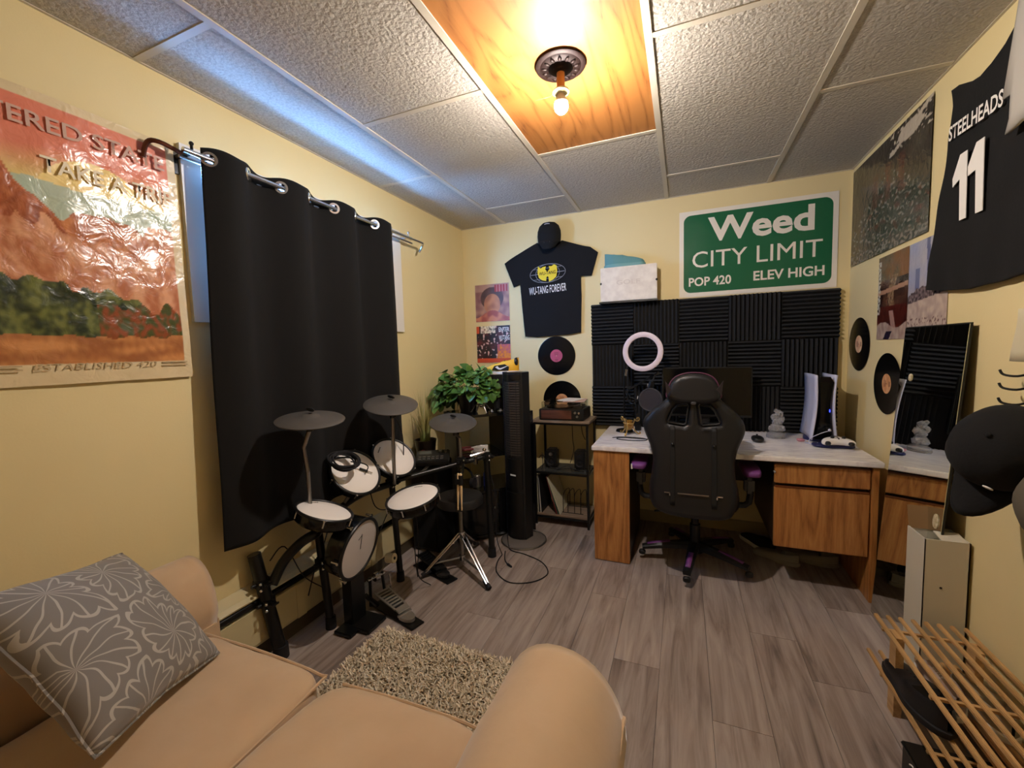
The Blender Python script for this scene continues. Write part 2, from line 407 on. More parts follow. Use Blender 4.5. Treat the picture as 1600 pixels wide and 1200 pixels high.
# hydronic heater along the left wall
M('slot_black', '0c0a09', .25)
hr = E('baseboard_heater', (.035, -1.7, 0), 'long cream baseboard heater with black top slot along the window wall', 'heater')
g = G(); y0, y1 = -3.3, -.35
g.prism([(0.003, y0, .075), (.052, y0, .075), (.058, y0, .09), (.058, y0, .238), (.035, y0, .242), (.003, y0, .242)], (0, y1 - y0, 0)); g.out('front_cover', 'heater_cream', hr, False)
g = G(); g.box((.026, (y0 + y1) / 2, .266), (.046, y1 - y0, .048)); g.cyl((.047, y0, .262), (.047, y1, .262), .017, n=20); g.out('air_slot', 'slot_black', hr)
g = G(); g.prism([(0.003, y0, .292), (.05, y0, .292), (.062, y0, .283), (.065, y0, .29), (.048, y0, .305), (.003, y0, .33)], (0, y1 - y0, 0)); g.out('top_lip', 'heater_cream', hr, False)
for yy in (-2.9, -2.3, -1.83, -1.33, -.8):
    g = G(); g.box((.0595, yy, .157), (.004, .05, .160), bev=.001); g.out('cover_joint', 'heater_cream', hr, False)
g = G(); g.box((.022, (y0 + y1) / 2, .0375), (.040, y1 - y0, .073)); tag(g.out('baseboard_left', M('dark_trim', '4a4030', .6), smooth=False), kind='structure')

# ------------------------------------------------------------------ ceiling light
LX, LY = 1.312, -1.635
lr = E('ceiling_light', (LX, LY, H), 'bare lit bulb hanging below dark ornate medallion on the oak ceiling panel', 'lamp')
M('dark_bronze', '241512', .55, .3, bump=.4, bs=60)
prof = [(.001, 0), (.088, 0), (.090, -.006), (.084, -.010), (.074, -.009), (.066, -.015), (.050, -.017), (.044, -.013), (.034, -.022), (.020, -.028), (.001, -.028)]
g = G(); g.lathe(prof, (LX, LY, H), n=40)
for k in range(14):
    a = k * 2 * PI / 14; g.sph((LX + .058 * math.cos(a), LY + .058 * math.sin(a), H - .016), .009, 8, (1.3, .8, .6), Matrix.Rotation(a, 3, 'Z'))
g.out('medallion', 'dark_bronze', lr)
g = G(); g.cyl((LX, LY, H - .025), (LX, LY, H - .085), .0145, n=20); g.out('candle_sleeve', M('amber_sleeve', 'd09048', .4), lr)
g = G(); g.ring((LX, LY, H - .092), (0, 0, 1), .026, .005); g.lathe([(.013, -.078), (.026, -.088), (.024, -.100), (.014, -.100)], (LX, LY, H), n=24)
g.out('socket_ring', M('pale_porcelain', 'd8d4a8', .35), lr)
g = G(); g.tube([(LX - .027, LY, H - .092), (LX - .045, LY + .004, H - .096), (LX - .10, LY + .008, H - .093)], .0008, 5); g.out('pull_chain', 'brass', lr)
g = G(); g.lathe([(.001, -.168), (.013, -.165), (.022, -.155), (.025, -.142), (.0235, -.130), (.001, -.130)], (LX, LY, H), n=16)
bl = M('lit_bulb', 'ffffff', .5, emit=1); bb = bl.node_tree.nodes['Principled BSDF']
bb.inputs['Emission Color'].default_value = (*BULB_COL, 1); bb.inputs['Emission Strength'].default_value = BULB
g.out('bulb', bl, lr)
g = G(); g.lathe([(.0237, -.130), (.022, -.124), (.015, -.110), (.013, -.100), (.001, -.100)], (LX, LY, H), n=20); g.out('bulb_housing', 'white_paint', lr)

# ------------------------------------------------------------------ curtain and rod
RX, RZ = .095, 2.035
cr = E('curtain_rod', (RX, -1.5, RZ), 'double chrome curtain rod with curled ends above the window', 'curtain rod')
g = G(); g.cyl((RX, -2.20, RZ), (RX, -.86, RZ), .010, n=16); g.out('front_rod', 'chrome', cr)
g = G(); g.tube([(.055, -2.19, RZ - .01), (.055, -.80, RZ - .01)], .006, 8); g.out('back_rod', 'dull_chrome', cr)
for s, y in ((-1, -2.17), (1, -.89)):
    g = G(); g.box((.05, y, RZ + .002), (.10, .012, .012)); g.box((.004, y, RZ - .02), (.008, .022, .075)); g.cyl((RX, y, RZ + .012), (RX, y, RZ + .028), .005); g.sph((RX, y, RZ + .032), .008, 8)
    g.out('bracket', 'black_metal' if s < 0 else 'dull_chrome', cr)
g = G(); g.tube([(RX, -.87, RZ), (RX, -.75, RZ), (RX - .006, -.725, RZ - .004), (RX - .03, -.715, RZ - .03), (RX - .045, -.715, RZ - .05)], .008, 8, smooth=4); g.out('curled_end', 'chrome', cr)
g = G(); g.tube([(.06, -2.185, RZ + .0), (.055, -2.25, RZ + .012), (.035, -2.275, RZ + .005), (.02, -2.285, RZ - .045)], .008, 8, smooth=4); g.out('curled_end', M('bronze_tip', '5c3322', .35, .7), cr)
CY0, CY1, P = -2.13, -1.03, .30
def curx(y, z):
    f = .72 + .28 * min(max((z - .5) / 1.5, 0), 1)
    ph = 2 * PI * (y + 2.11) / P
    x = RX + .036 * math.sin(ph + .25 * nz(y, z, 1.5, 3)) * f + .010 * nz(y * 3, z, 1.2, 9) * (2.1 - z) + .004 * nz(y * 12, z * 2, 1, 4)
    x = max(x, .03 if z > .45 else .07)
    return x
cu_t = E('curtain', (RX, -1.6, 2.07), 'black blackout curtain with chrome grommets hanging over the window', 'curtain')
ny, nzz = 150, 90; rows = []
for j in range(nzz + 1):
    r = []
    for i in range(ny + 1):
        y = CY0 + (CY1 - CY0) * i / ny
        zt = RZ + .038 + .006 * math.sin(2 * PI * (y + 2.11) / P * 2 + 1) - .004 * (i / ny); zb = .555 + .012 * nz(y, 0, 2, 5) + .03 * (i / ny) - (.0 if i > 6 else 0)
        z = zt + (zb - zt) * j / nzz
        yy = y + (-.045 * (1 - i / ny) + .0 * i) * (j / nzz) + .006 * nz(z, y * .3, 2.2, 7) * (j / nzz)
        r.append((curx(y, z), yy, z))
    rows.append(r)
g = G(); g.rows(rows)
bmesh.ops.delete(g.b, geom=[f for f in g.b.faces if any(((f.calc_center_median().y - (-2.11 + P * k / 2)) ** 2 + (f.calc_center_median().z - RZ) ** 2) < .0175 ** 2 for k in range(8))], context='FACES')
co = g.out('cloth', 'curtain', cu_t, angle=180)
md = co.modifiers.new('thick', 'SOLIDIFY'); md.thickness = .002
for k in range(8):
    y = -2.11 + P * k / 2
    if y > CY1 - .01: continue
    t = V((curx(y + .004, RZ) - curx(y - .004, RZ), .008, 0)).normalized(); n = t.cross(Z)
    g = G(); R = Matrix((t, n, Z)).transposed()
    c = V((RX, y, RZ)); R2 = Matrix((t, Z, n)).transposed()
    rr = []
    for a in range(28):
        an = 2 * PI * a / 28; rr.append([c + R2 @ V((rad * math.cos(an), rad * math.sin(an), zz)) for rad, zz in ((.0165, 0), (.018, .004), (.0265, .004), (.0285, 0), (.0265, -.004), (.018, -.004))])
    g.rows(rr, True, True); g.out('grommet', 'chrome', cu_t)

# ------------------------------------------------------------------ big canyon poster on the left wall
PY0, PWid, PZ0, PH = -2.765, .58, 1.235, .835
def canyon(u, v):
    mb, mt_ = .075, .035
    if u < .04 or u > .955 or v < mb or v > 1 - mt_: return (.86, .78, .62)
    q = (v - mb) / (1 - mb - mt_)
    n1, n2, n3 = nz(u, v, 5, 1), nz(u, v, 14, 2), nz(u, v, 40, 3)
    c = mixc((.86, .80, .50), (.86, .50, .40), (q - .70) / .14 + n1 * .1)               # yellow to coral sky
    if (u - .60) ** 2 * .5 + (q - .66) ** 2 < .028: c = (.95, .84, .55)
    if q < .70 + .03 * n1 and q > .52: c = mixc(c, (.62, .72, .70), .75)
    if q < .62 - abs(u - .62) * .25 + .05 * n1 + .02 * n2 : c = mixc((.80, .50, .30), (.62, .33, .20), .5 + n2 + n3 * .5)
    if q < 1.04 - u * 1.05 - .10 * abs(n1) + .03 * n2: c = mixc((.56, .28, .17), (.78, .46, .30), .5 + n1 * .6 + n3 * .7)
    if q < .50 + .30 * (u - .55) * (1 if u > .55 else -.8) + .07 * n2: c = mixc((.70, .42, .28), (.86, .62, .46), .5 + 1.2 * n2 + n3 * .6)
    if q < .34 - .16 * u + .07 * n1 + .06 * n2 + .10 * max(0, .35 - abs(u - .45)): c = mixc((.13, .17, .09), (.42, .44, .22), .45 + n2 + n3 * .9)
    if u > .55 and q < .24 + .05 * n2: c = mixc((.55, .28, .15), (.28, .30, .14), .5 + n3 * 1.5 + n2)
    if q < .11 + .02 * n2: c = mixc((.62, .38, .22), (.80, .54, .32), .5 + 1.2 * nz(u, v * 5, 5, 8) + n3 * .4)
    return c
pr = E('canyon_poster', (.006, PY0 + PWid / 2, PZ0), 'glossy crinkled poster of red desert canyon with coral sky on the left wall', 'poster')
def crinkle(u, v): return .006 + .007 * (1 + nz(u, v, 3, 11)) + .003 * nz(u, v, 9, 12) + (.010 * max(0, v - .8) / .2 * (1 - u))
painted('sheet', ((0, PY0, PZ0), Y, Z), PWid, PH, 150, 200, canyon, 'print_gloss', pr, crinkle)
M('poster_cream', 'e0d2b4', .5); M('poster_grey', 'b9b0a0', .5)
M('poster_pink', 'c09a88', .5); M('poster_tan', 'b49c74', .5)
text('ALTERED STATE', ((.022, -2.475, 1.985), Y, Z), .50, .046, 'poster_pink', pr, off=.012, ext=.003)
text('TAKE A TRIP', ((.0215, -2.375, 1.872), Y, Z), .335, .044, 'poster_cream', pr, off=.012, ext=.003)
text('ESTABLISHED 420', ((.016, -2.452, 1.287), Y, Z), .30, .021, 'poster_tan', pr, ext=.004, shear=.2)
for y0, y1 in ((-2.72, -2.625), (-2.285, -2.205)):
    for z in (1.281, 1.292): g = G(); g.box((.021, (y0 + y1) / 2, z), (.001, y1 - y0, .004)); g.out('border_line', 'poster_tan', pr, False)

# ------------------------------------------------------------------ back wall
def at(pts, y): return [V((a, y, b)) for a, b in pts]
# t-shirt
tee = [(.67, 2.125), (.71, 2.105), (.77, 2.09), (.83, 2.105), (.87, 2.12), (.95, 2.09), (1.03, 2.06), (1.085, 2.045), (1.14, 2.0), (1.115, 1.92), (1.09, 1.835), (1.01, 1.84), (1.012, 1.7), (1.003, 1.42), (.9, 1.405), (.79, 1.402), (.65, 1.395), (.55, 1.405), (.535, 1.6), (.52, 1.82), (.465, 1.80), (.43, 1.89), (.39, 1.995), (.45, 2.03), (.57, 2.085)]
ts = E('black_tee', (.78, -.02, 1.40), 'black short sleeved tee with yellow emblem pinned flat on back wall', 't-shirt')
dd = lambda x, y, z: (x, y, z + .006 * nz(x, y, 7, 2) + .003 * nz(x, y, 18, 3))
plate('shirt_body', [tee], ((0, -.020, 0), X, Z), .010, .003, 'black_cotton', ts, cuts=(24, 28), disp=dd)
g = G(); g.tube([(.70, -.033, 2.108), (.735, -.036, 2.078), (.77, -.038, 2.068), (.805, -.036, 2.078), (.845, -.033, 2.105)], .006, 8, smooth=4); g.out('collar', 'black_cotton', ts)
text('WU-TANG FOREVER', ((.748, -.033, 1.762), X + Z * .05, Z), .30, .058, 'white_print', ts, ext=.001, off=.004)
g = G(); cx, cz = .752, 1.883
def ell(a, b, n=40): return [V((cx + a * math.cos(2 * PI * k / n), -.0345, cz + b * math.sin(2 * PI * k / n) + .04 * a * math.cos(2 * PI * k / n))) for k in range(n)]
for a, b in ((.142, .070), (.095, .069), (.135, .001)): g.tube(ell(a, b), .0022, 4, True)
for s in (-1, 1): g.tube([V((cx + .12 * k / 10, -.0345, cz + s * (.040 + .00 * k * k * .0002) + .005 * k / 10)) for k in range(-10, 11)], .0018, 4)
g.out('globe_emblem', M('grey_print', '8b8b90', .6), ts)
Wp = [(-.075, .058), (-.055, .040), (-.035, .050), (-.012, .052), (-.018, .030), (0, .010), (.018, .030), (.012, .052), (.035, .050), (.055, .062), (.075, .050), (.078, .010), (.070, -.030), (.045, -.052), (.012, -.066), (.008, -.030), (0, -.022), (-.008, -.030), (-.012, -.058), (-.045, -.050), (-.070, -.030), (-.080, .010)]
g = G(); g.prism([V((cx + a, -.0365, cz + b)) for a, b in Wp], (0, .0016, 0)); g.out('yellow_emblem', M('yellow_print', 'e8cc28', .6), ts, False)
text('WU-TANG', ((cx, -.0375, cz + .002), X + Z * .04, Z), .135, .026, 'black_cotton', ts, name='emblem_lettering', off=.01)
# cap above the tee
cp = E('baseball_cap', (.785, -.05, 2.13), 'black baseball cap hung on back wall above the tee neck', 'cap')
g = G(); g.lathe([(.085, -.055), (.090, 0), (.088, .035), (.075, .07), (.05, .092), (.02, .10), (.001, .101)], (.785, -.075, 2.15), n=28, sc=(1, .75)); g.out('crown', 'black_cotton', cp)
rows = []
for i in range(13):
    a = PI + PI * i / 12; rows.append([V((.785 + (.084 + .0) * math.cos(a) * (1 - .08 * k), -.075 + .062 * math.sin(a) - .0 * k, 2.105 - .013 * k * (-math.sin(a)) - .002 * k - .01 * math.cos(2 * a) * k * .2)) for k in range(6)])
g = G(); g.rows(rows); o = g.out('brim', 'black_cotton', cp); o.modifiers.new('t', 'SOLIDIFY').thickness = .004
g = G(); g.prism([V((.785 + .022 * math.cos(a), -.128 + .028 * 0, 2.222 + .010 * math.sin(a))) for a in [k * PI / 6 for k in range(12)]], (0, .006, 0)); g.out('front_patch', 'grey_print', cp)
g = G()
g.box((.785, -.1375, 2.092), (.045, .002, .007))
g.out('brim_stitching', 'grey_print', cp)
# sleeves (generic stand-ins)
def cover_a(u, v):
    n = nz(u, v, 6, 20); c = mixc((.72, .55, .45), (.48, .30, .30), .5 + n)
    if v > .8: c = mixc(c, (.75, .62, .55), .5)
    if ((u - .5) / .34) ** 2 + ((v - .62) / .30) ** 2 < 1: c = mixc((.28, .18, .16), (.36, .24, .2), n + .5)
    if ((u - .5) / .24) ** 2 + ((v - .46) / .28) ** 2 < 1: c = mixc((.78, .54, .36), (.62, .38, .26), .4 + n - (u - .5))
    if v < .2 + .1 * math.cos((u - .5) * 6): c = mixc((.62, .30, .26), (.8, .5, .36), .5 + n * 2)
    if u > .58 and v > .78 and u < .96 and v < .97: c = (.62, .16, .16) if math.sin(u * 75) > -.5 else (.75, .5, .45)
    return c
def cover_b(u, v):
    n, n2 = nz(u, v, 5, 30), nz(u, v, 16, 31); c = mixc((.10, .07, .07), (.40, .14, .12), .35 + n + n2 * .6)
    if v > .8 and abs(u - .35) < .22: c = mixc(c, (.95, .92, .82), .8 + n2)
    if n2 > .32: c = (.85, .72, .68)
    if u > .62 and v < .5: c = mixc((.72, .34, .4), (.9, .55, .1), 1.3 - v * 2.5 + n2)
    if v < .12: c = (.80, .30, .14)
    if u < .08 and v > .8: c = (.8, .3, .1)
    return c
for nm, z0, fn, lab in (('record_sleeve', 1.542, cover_a, 'brown portrait album cover pinned on back wall, upper of the pair'), ('record_sleeve', 1.20, cover_b, 'dark red album cover with white lettering pinned below the portrait cover')):
    r_ = E(nm, (.26, -.004, z0), lab, 'album cover')
    g = G(); g.box((.26, -.003, z0 + .152), (.308, .004, .306)); g.out('card', 'poster_cream', r_, False)
    painted('cover_print', ((.107, -.0056, z0 + .001), X, Z), .306, .304, 90, 90, fn, 'print_matt', r_)
    if fn is cover_b:
        text('ENTER', ((.36, -.0062, z0 + .272), X, Z), .095, .036, 'white_print', r_, off=.01)
        text('WU-TANG', ((.36, -.0062, z0 + .205), X, Z), .095, .04, 'white_print', r_, off=.01)
# records
def record(name, c, n, lab, lc, group=None, seed=0, arm=None):
    n = V(n); r_ = E('vinyl_record', c, lab, 'record', group)
    prof = [(.0036, .0005), (.0036, .0022), (.048, .0022), (.049, .0028)]
    r = .052
    while r < .146: prof += [(r, .0026), (r + .002, .0023)]; r += .004
    prof += [(.150, .003), (.1525, .002), (.150, 0), (.0036, 0)]
    g = G(); g.lathe(prof, c, n, 64); g.out('disc', 'vinyl', r_, angle=60)
    g = G(); g.lathe([(.0036, .0023), (.0036, .0034), (.0495, .0034), (.0498, .0023)], c, n, 40); g.out('centre_label', lc, r_)
    R = rotto(n); c = V(c)
    g = G()
    for k in range(4):
        g.box(c + R @ V((.0, .022 - .013 * k if k < 2 else -.010 - .01 * k, .0036)), (.035 - .004 * k, .0035, .0004), R)
    g.out('label_print', M('label_ink', '5a2a2a', .6), r_, False)
    return r_
M('label_pink', 'b8506a', .5); M('label_orange', 'dda878', .5, col2='c98a58', ns=40); M('label_peach', 'd8a27c', .5, col2='e8c8a0', ns=40)
record('r', (.80, -.002, 1.245), (0, -1, 0), 'vinyl record with pink label pinned under the black tee', 'label_pink')
record('r', (.838, -.002, .895), (0, -1, 0), 'vinyl record with orange label half hidden behind the turntable', 'label_orange')
record('r', (W - .002, -.19, 1.272), (-1, 0, 0), 'vinyl record nearest the corner on right wall, upper one', 'label_peach')
record('r', (W - .002, -.565, 1.075), (-1, 0, 0), 'vinyl record beside the leaning mirror on right wall, lower one', 'label_orange')
# shoe box on a small ledge, blue shoe on top
g = G(); g.box((1.36, -.055, 1.618), (.40, .11, .012)); tag(g.out('wall_ledge', 'black_metal', smooth=False), 'thin black wall ledge under the white shoe box', 'shelf')
sb = E('shoe_box', (1.365, -.065, 1.625), 'white shoe box with faint lettering on the wall ledge', 'box')
M('pale_card', 'e6ded0', .6, col2='d8cec0', ns=22)
g = G(); g.box((1.365, -.06, 1.743), (.37, .10, .236), bev=.004); g.out('carton', 'pale_card', sb)
g = G(); g.box((1.365, -.115, 1.743), (.385, .012, .238), bev=.004); g.out('lid', 'pale_card', sb)
M('faint_print', 'cfc4b6', .7)
text('GOLF', ((1.365, -.1215, 1.752), X, Z), .16, .032, 'faint_print', sb, off=.01)
g = G()
for s in (-1, 1): g.sph((1.365 + s * .188, -.118, 1.752), .008, 8, (1, .6, 1.2))
g.out('finger_hole', 'black_plastic', sb)
def shoe(name, loc, L, ang, up_m, sole_m, lab, cat='shoe', parts=(), lace_m='white_print', low=False, group=None, h=.085):
    """low trainer built along local x (toe at +x)"""
    r_ = E(name, loc, lab, cat, group, (0, 0, ang))
    wv = lambda t: (.036 + .010 * math.sin(PI * min(t * 1.15, 1)) - .004 * math.cos(3 * PI * t)) * (1 if t < .97 else .7) * (L / .28)
    ol = lambda t, s: V((L * (t - .5), s * wv(t) * math.sqrt(max(0, 1 - max(0, abs(2 * t - 1)) ** 6)), 0))
    T = [i / 24 for i in range(25)]
    out = [ol(t, 1) for t in T] + [ol(t, -1) for t in T[::-1]]
    g = G(); g.rows([[p + V((0, 0, 0)) for p in out], [p * 1.03 + V((0, 0, .008)) for p in out], [p * 1.03 + V((0, 0, .020)) for p in out], [p * .96 + V((0, 0, .024)) for p in out]], False, True)
    g.b.verts.ensure_lookup_table(); g.b.faces.new(g.b.verts[:len(out)]); g.out('sole', sole_m, r_, local=True)
    rows = []
    for i, t in enumerate(T):
        hh = h * (.92 - .30 * min(max((t - .25) / .35, 0), 1) - .28 * min(max((t - .6) / .4, 0), 1) ** 1.5); hh = hh if t < .96 else hh * .8
        if t < .42: hh *= .94 + .06 * math.cos(t * 12)
        w = wv(t) * math.sqrt(max(.02, 1 - abs(2 * t - 1) ** 6)) * .97
        open_ = max(0, 1 - abs(t - .2) / .17) if not low else max(0, 1 - abs(t - .25) / .28)
        rows.append([V((L * (t - .5) * .98, s * w * (1 - .45 * (k / 6) ** 2), .02 + (hh - .02) * math.sin(k / 6 * PI / 2))) if k < 6 else V((L * (t - .5) * .98, 0 if open_ <= 0 else s * w * .55, .02 + (hh - .02) - .035 * (open_ > 0) * min(1, open_ * 3))) for s, k in [(-1, q) for q in range(7)] + [(1, q) for q in range(6, -1, -1)]])
    g = G(); g.rows(rows); g.out('upper', up_m, r_, local=True, angle=60)
    if lace_m:
        g = G()
        for k in range(5):
            t = .42 + .065 * k; hh = h * (.92 - .30 * min(max((t - .25) / .35, 0), 1) - .28 * min(max((t - .6) / .4, 0), 1) ** 1.5)
            g.tube([(L * (t - .5), s * .020 * L / .28, hh * (.985 - .25 * abs(s))) for s in (-1, -.5, 0, .5, 1)], .0032, 6)
        g.out('laces', lace_m, r_, local=True)
    return r_
M('teal_suede', '5e9093', .8); M('sneaker_yellow', 'eab22a', .55); M('cream_rubber', 'e4ddd0', .6); M('sneaker_white', 'e8e2da', .6)
shoe('sneaker', (1.335, -.068, 1.862), .28, 0.03, 'teal_suede', M('teal_sole', '6fa0a0', .6), 'teal sneaker with white laces on top of the white shoe box', h=.115)
# town sign
sg = E('town_sign', (2.145, -.004, 1.625), 'green road sign poster with white border above the foam', 'sign')
sw, shh, sx, sz = .90, .575, 1.697, 1.627
g = G(); g.box((sx + sw / 2, -.0035, sz + shh / 2), (sw, .003, shh)); g.out('white_border', M('sign_white', 'e8e0d0', .35), sg, False)
def rrect(x0, y0, x1, y1, r, n=6):
    out = []
    for cx_, cy_, a0 in ((x1 - r, y1 - r, 0), (x0 + r, y1 - r, PI / 2), (x0 + r, y0 + r, PI), (x1 - r, y0 + r, 1.5 * PI)):
        out += [(cx_ + r * math.cos(a0 + PI / 2 * k / n), cy_ + r * math.sin(a0 + PI / 2 * k / n)) for k in range(n + 1)]
    return out
g = G(); g.prism([V((a, -.0055, b)) for a, b in rrect(sx + .028, sz + .028, sx + sw - .028, sz + shh - .028, .045)], (0, .001, 0)); g.out('green_field', M('sign_green', '1f6240', .22, bump=.5, bs=6, bd=.01), sg, False)
for s_, x, z, w_, h_, of in (('Weed', 2.175, 2.065, .60, .160, .028), ('CITY LIMIT', 2.150, 1.874, .74, .108, .0), ('POP 420', 1.888, 1.727, .26, .060, .022), ('ELEV HIGH', 2.34, 1.735, .385, .062, .022)):
    text(s_, ((x, -.0058, z), X, Z), w_, h_, 'sign_white', sg, off=of)
# acoustic foam: 5 x 3 wedge tiles
fo = E('acoustic_foam', (1.83, -.02, .70), 'wall of charcoal wedge foam tiles behind the desk', 'acoustic foam')
T_ = .303
def foam_mesh(vert):
    g = G(); n = 12; d = T_ / n
    prof = [(-T_ / 2, 0), (-T_ / 2, -.018)]
    for k in range(n):
        a = -T_ / 2 + k * d; prof += [(a + d * .5, -.048), (a + d * .999, -.020)]
    prof += [(T_ / 2, 0)]
    if vert: g.prism([V((p[0], p[1], -T_ / 2)) for p in prof], (0, 0, T_))
    else: g.prism([V((-T_ / 2, p[1], p[0])) for p in prof], (T_, 0, 0))
    return g.out('foam_tile', 'foam', fo, False, local=True)
fm = [foam_mesh(False), foam_mesh(True)]; used = [0, 0]
for r in range(3):
    for c in range(5):
        k = (r + c) % 2
        o = fm[k] if not used[k] else fm[k].copy()
        if used[k]: COL.objects.link(o)
        used[k] = 1
        o.location = V((1.085 + .3055 * (c + .5), -.001, 1.618 - .3035 * (r + .5))) - fo.location
        o.rotation_euler = (0, random.uniform(-.004, .004), 0)

# ------------------------------------------------------------------ desk
dk = E('desk', (1.9, -.35, 0), 'oak veneer desk with marbled white top and two drawers on the right', 'desk')
DT = .711; DX0, DX1, DY0 = 1.225, 2.60, -.71
t = NT('marble_film'); n_ = t.n('ShaderNodeTexNoise', {'Vector': t.coord(scale=(1.5, 6, 1)), 'Scale': 4.0, 'Detail': 8.0, 'Distortion': 1.8}).outputs[0]
t.set('Base Color', t.ramp(n_, [(.35, 'cac2c4'), (.5, 'e8e2e0'), (.7, 'f2ede8')])); t.set('Roughness', .3); MC['marble'] = t.m
def top_sheet(lo, hi, name, r=.004):
    g = G(); lo, hi = V(lo), V(hi); g.box((lo + hi) / 2, hi - lo, bev=r); return g.out(name, 'marble', dk)
top_sheet((DX0 - .012, DY0 - .012, DT - .028), (DX1 + .012, -.012, DT), 'desktop')
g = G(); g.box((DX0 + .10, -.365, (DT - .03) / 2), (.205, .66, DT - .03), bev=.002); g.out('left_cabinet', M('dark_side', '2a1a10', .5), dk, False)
g = G(); g.box((DX0 + .102, DY0 + .010, (DT - .03) / 2 + .001), (.209, .02, DT - .034), bev=.003); g.out('end_panel', 'desk_oak', dk)
g = G(); g.box((DX0 + .222, DY0 + .002, .60), (.010, .014, .03), bev=.002); g.out('latch', 'white_paint', dk)
g = G(); g.box((2.585, -.365, (DT - .03) / 2), (.025, .69, DT - .032), bev=.002); g.out('side_panel', 'desk_oak', dk)
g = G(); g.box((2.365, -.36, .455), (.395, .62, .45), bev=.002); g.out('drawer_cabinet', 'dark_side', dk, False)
for z0, z1 in ((.566, .664), (.225, .545)):
    g = G(); g.box((2.367, DY0 + .022, (z0 + z1) / 2), (.402, .02, z1 - z0), bev=.004); d_ = g.out('drawer', 'desk_oak', dk)
    g = G(); g.box((2.367, DY0 + .020, z1 + .003), (.398, .018, .007), bev=.002); g.out('finger_pull', M('dark_oak_edge', '6a3a1a', .45), d_)
g = G(); g.sph((2.166, DY0 + .012, .625), .008, 10); g.out('lock', 'chrome', dk)
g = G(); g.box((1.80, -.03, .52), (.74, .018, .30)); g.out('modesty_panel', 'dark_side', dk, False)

# ------------------------------------------------------------------ gaming chair (back towards the room)
gc = E('gaming_chair', (1.79, -.56, 0), 'black gaming chair with purple armrest pads pushed in at the desk', 'chair')
def cb(x, y, z):      # back shell: leans back a little, wings curl towards the desk
    return (x, y, z - .12 * (y - .45) * .9 - .55 * max(0, abs(x - .0) - .13) ** 1.3 + .0)
bx = 1.772
out_ = [(1.648, 1.06), (1.662, 1.105), (1.70, 1.13), (1.775, 1.14), (1.85, 1.13), (1.885, 1.105), (1.898, 1.06), (1.905, 1.01), (1.945, .97), (1.99, .925), (2.016, .88), (2.018, .83), (1.985, .75), (1.972, .68), (1.975, .60), (1.99, .52), (1.975, .445), (1.945, .40), (1.86, .385), (1.70, .385), (1.60, .405), (1.562, .44), (1.550, .52), (1.562, .60), (1.570, .68), (1.555, .75), (1.522, .83), (1.518, .885), (1.545, .925), (1.59, .97), (1.64, 1.01)]
out_ = [(p.x, p.y) for p in catmull([V((a - bx, b, 0)) for a, b in out_], 3, True)]
hl = [[(1.695 - bx, .975), (1.742 - bx, .982), (1.748 - bx, .975), (1.738 - bx, .885), (1.728 - bx, .878), (1.652 - bx, .888), (1.650 - bx, .900), (1.672 - bx, .950)]]
hl.append([(-a + .004, b) for a, b in hl[0]])
fr = ((bx, -.83, 0), X, Z)
plate('backrest', [out_] + hl, fr, .085, .030, 'leather', gc, cuts=(22, 26), disp=cb)
def ringpts(h, off): return [V(fr[0]) + X * p[0] + Z * p[1] + V((0, -1, 0)) * (cb(p[0], p[1], off)[2]) for p in h]
for h in hl:
    g = G(); g.tube(ringpts(h, .040), .0045, 8, True); g.out('window_trim', 'black_plastic', gc)
# head pillow, ears, piping, straps
hp = [(1.645, 1.02), (1.652, 1.07), (1.675, 1.115), (1.72, 1.14), (1.775, 1.147), (1.83, 1.14), (1.872, 1.115), (1.893, 1.07), (1.90, 1.02), (1.86, .995), (1.775, .99), (1.69, .995)]
hp = [(p.x, p.y) for p in catmull([V((a - bx, b, 0)) for a, b in hp], 3, True)]
plate('head_pillow', [hp], fr, .05, .024, 'leather', gc, cuts=(8, 6), disp=lambda x, y, z: cb(x, y, z + .052))
g = G(); g.tube([V(fr[0]) + X * p[0] * 1.02 + Z * (1.0 + (p[1] - 1.0) * 1.03) - Y * cb(p[0], p[1], .045)[2] for p in hp if p[1] > 1.01], .004, 6); g.out('piping', 'stitch_purple', gc)
for s in (-1, 1):
    g = G(); b_ = V((bx + s * .105, -.90, 1.07)); a_ = [b_, b_ + V((s * .022, 0, -.03)), b_ + V((s * .030, 0, .045))] if s > 0 else [b_, b_ + V((s * .030, 0, .045)), b_ + V((s * .022, 0, -.03))]
    g.prism(a_, (0, .02, 0)); g.out('ear', M('ear_leather', '241c1f', .5), gc)
g = G(); g.sup((bx + .0, -.925, 1.005), (.013, .003, .008), 2.5, 3); g.out('pillow_emblem', M('emblem_grey', '3c3a3c', .4), gc)
for s in (-1, 1):
    x = s * .10; g = G()
    rr = [[V(fr[0]) + X * (x + q) + Z * z - Y * (cb(x, z, .046 + (.002 if 0 < k < 3 else 0))[2]) for k, q in enumerate((-.012, -.011, .011, .012))] for z in [.87 - .026 * i for i in range(17)]]
    g.rows(rr); o = g.out('strap', M('strap_web', '0d0d0d', .7), gc); o.modifiers.new('t', 'SOLIDIFY').thickness = .003
    g = G(); p = V(fr[0]) + X * x + Z * .775 - Y * cb(x, .775, .052)[2]; g.sph(p, .008, 8); g.out('strap_snap', 'black_plastic', gc)
    g = G(); p = V(fr[0]) + X * (x + s * .025) + Z * .52 - Y * cb(x, .52, .052)[2]
    g.box(p, (.03, .004, .006)); g.box(p + V((-s * .012, 0, -.008)), (.006, .004, .018)); g.out('strap_hook', 'chrome', gc)
g = G(); p = V(fr[0]) + Z * .52 - Y * cb(0, .52, .052)[2]; g.box(p, (.15, .004, .006)); g.out('strap_bar', 'dull_chrome', gc)
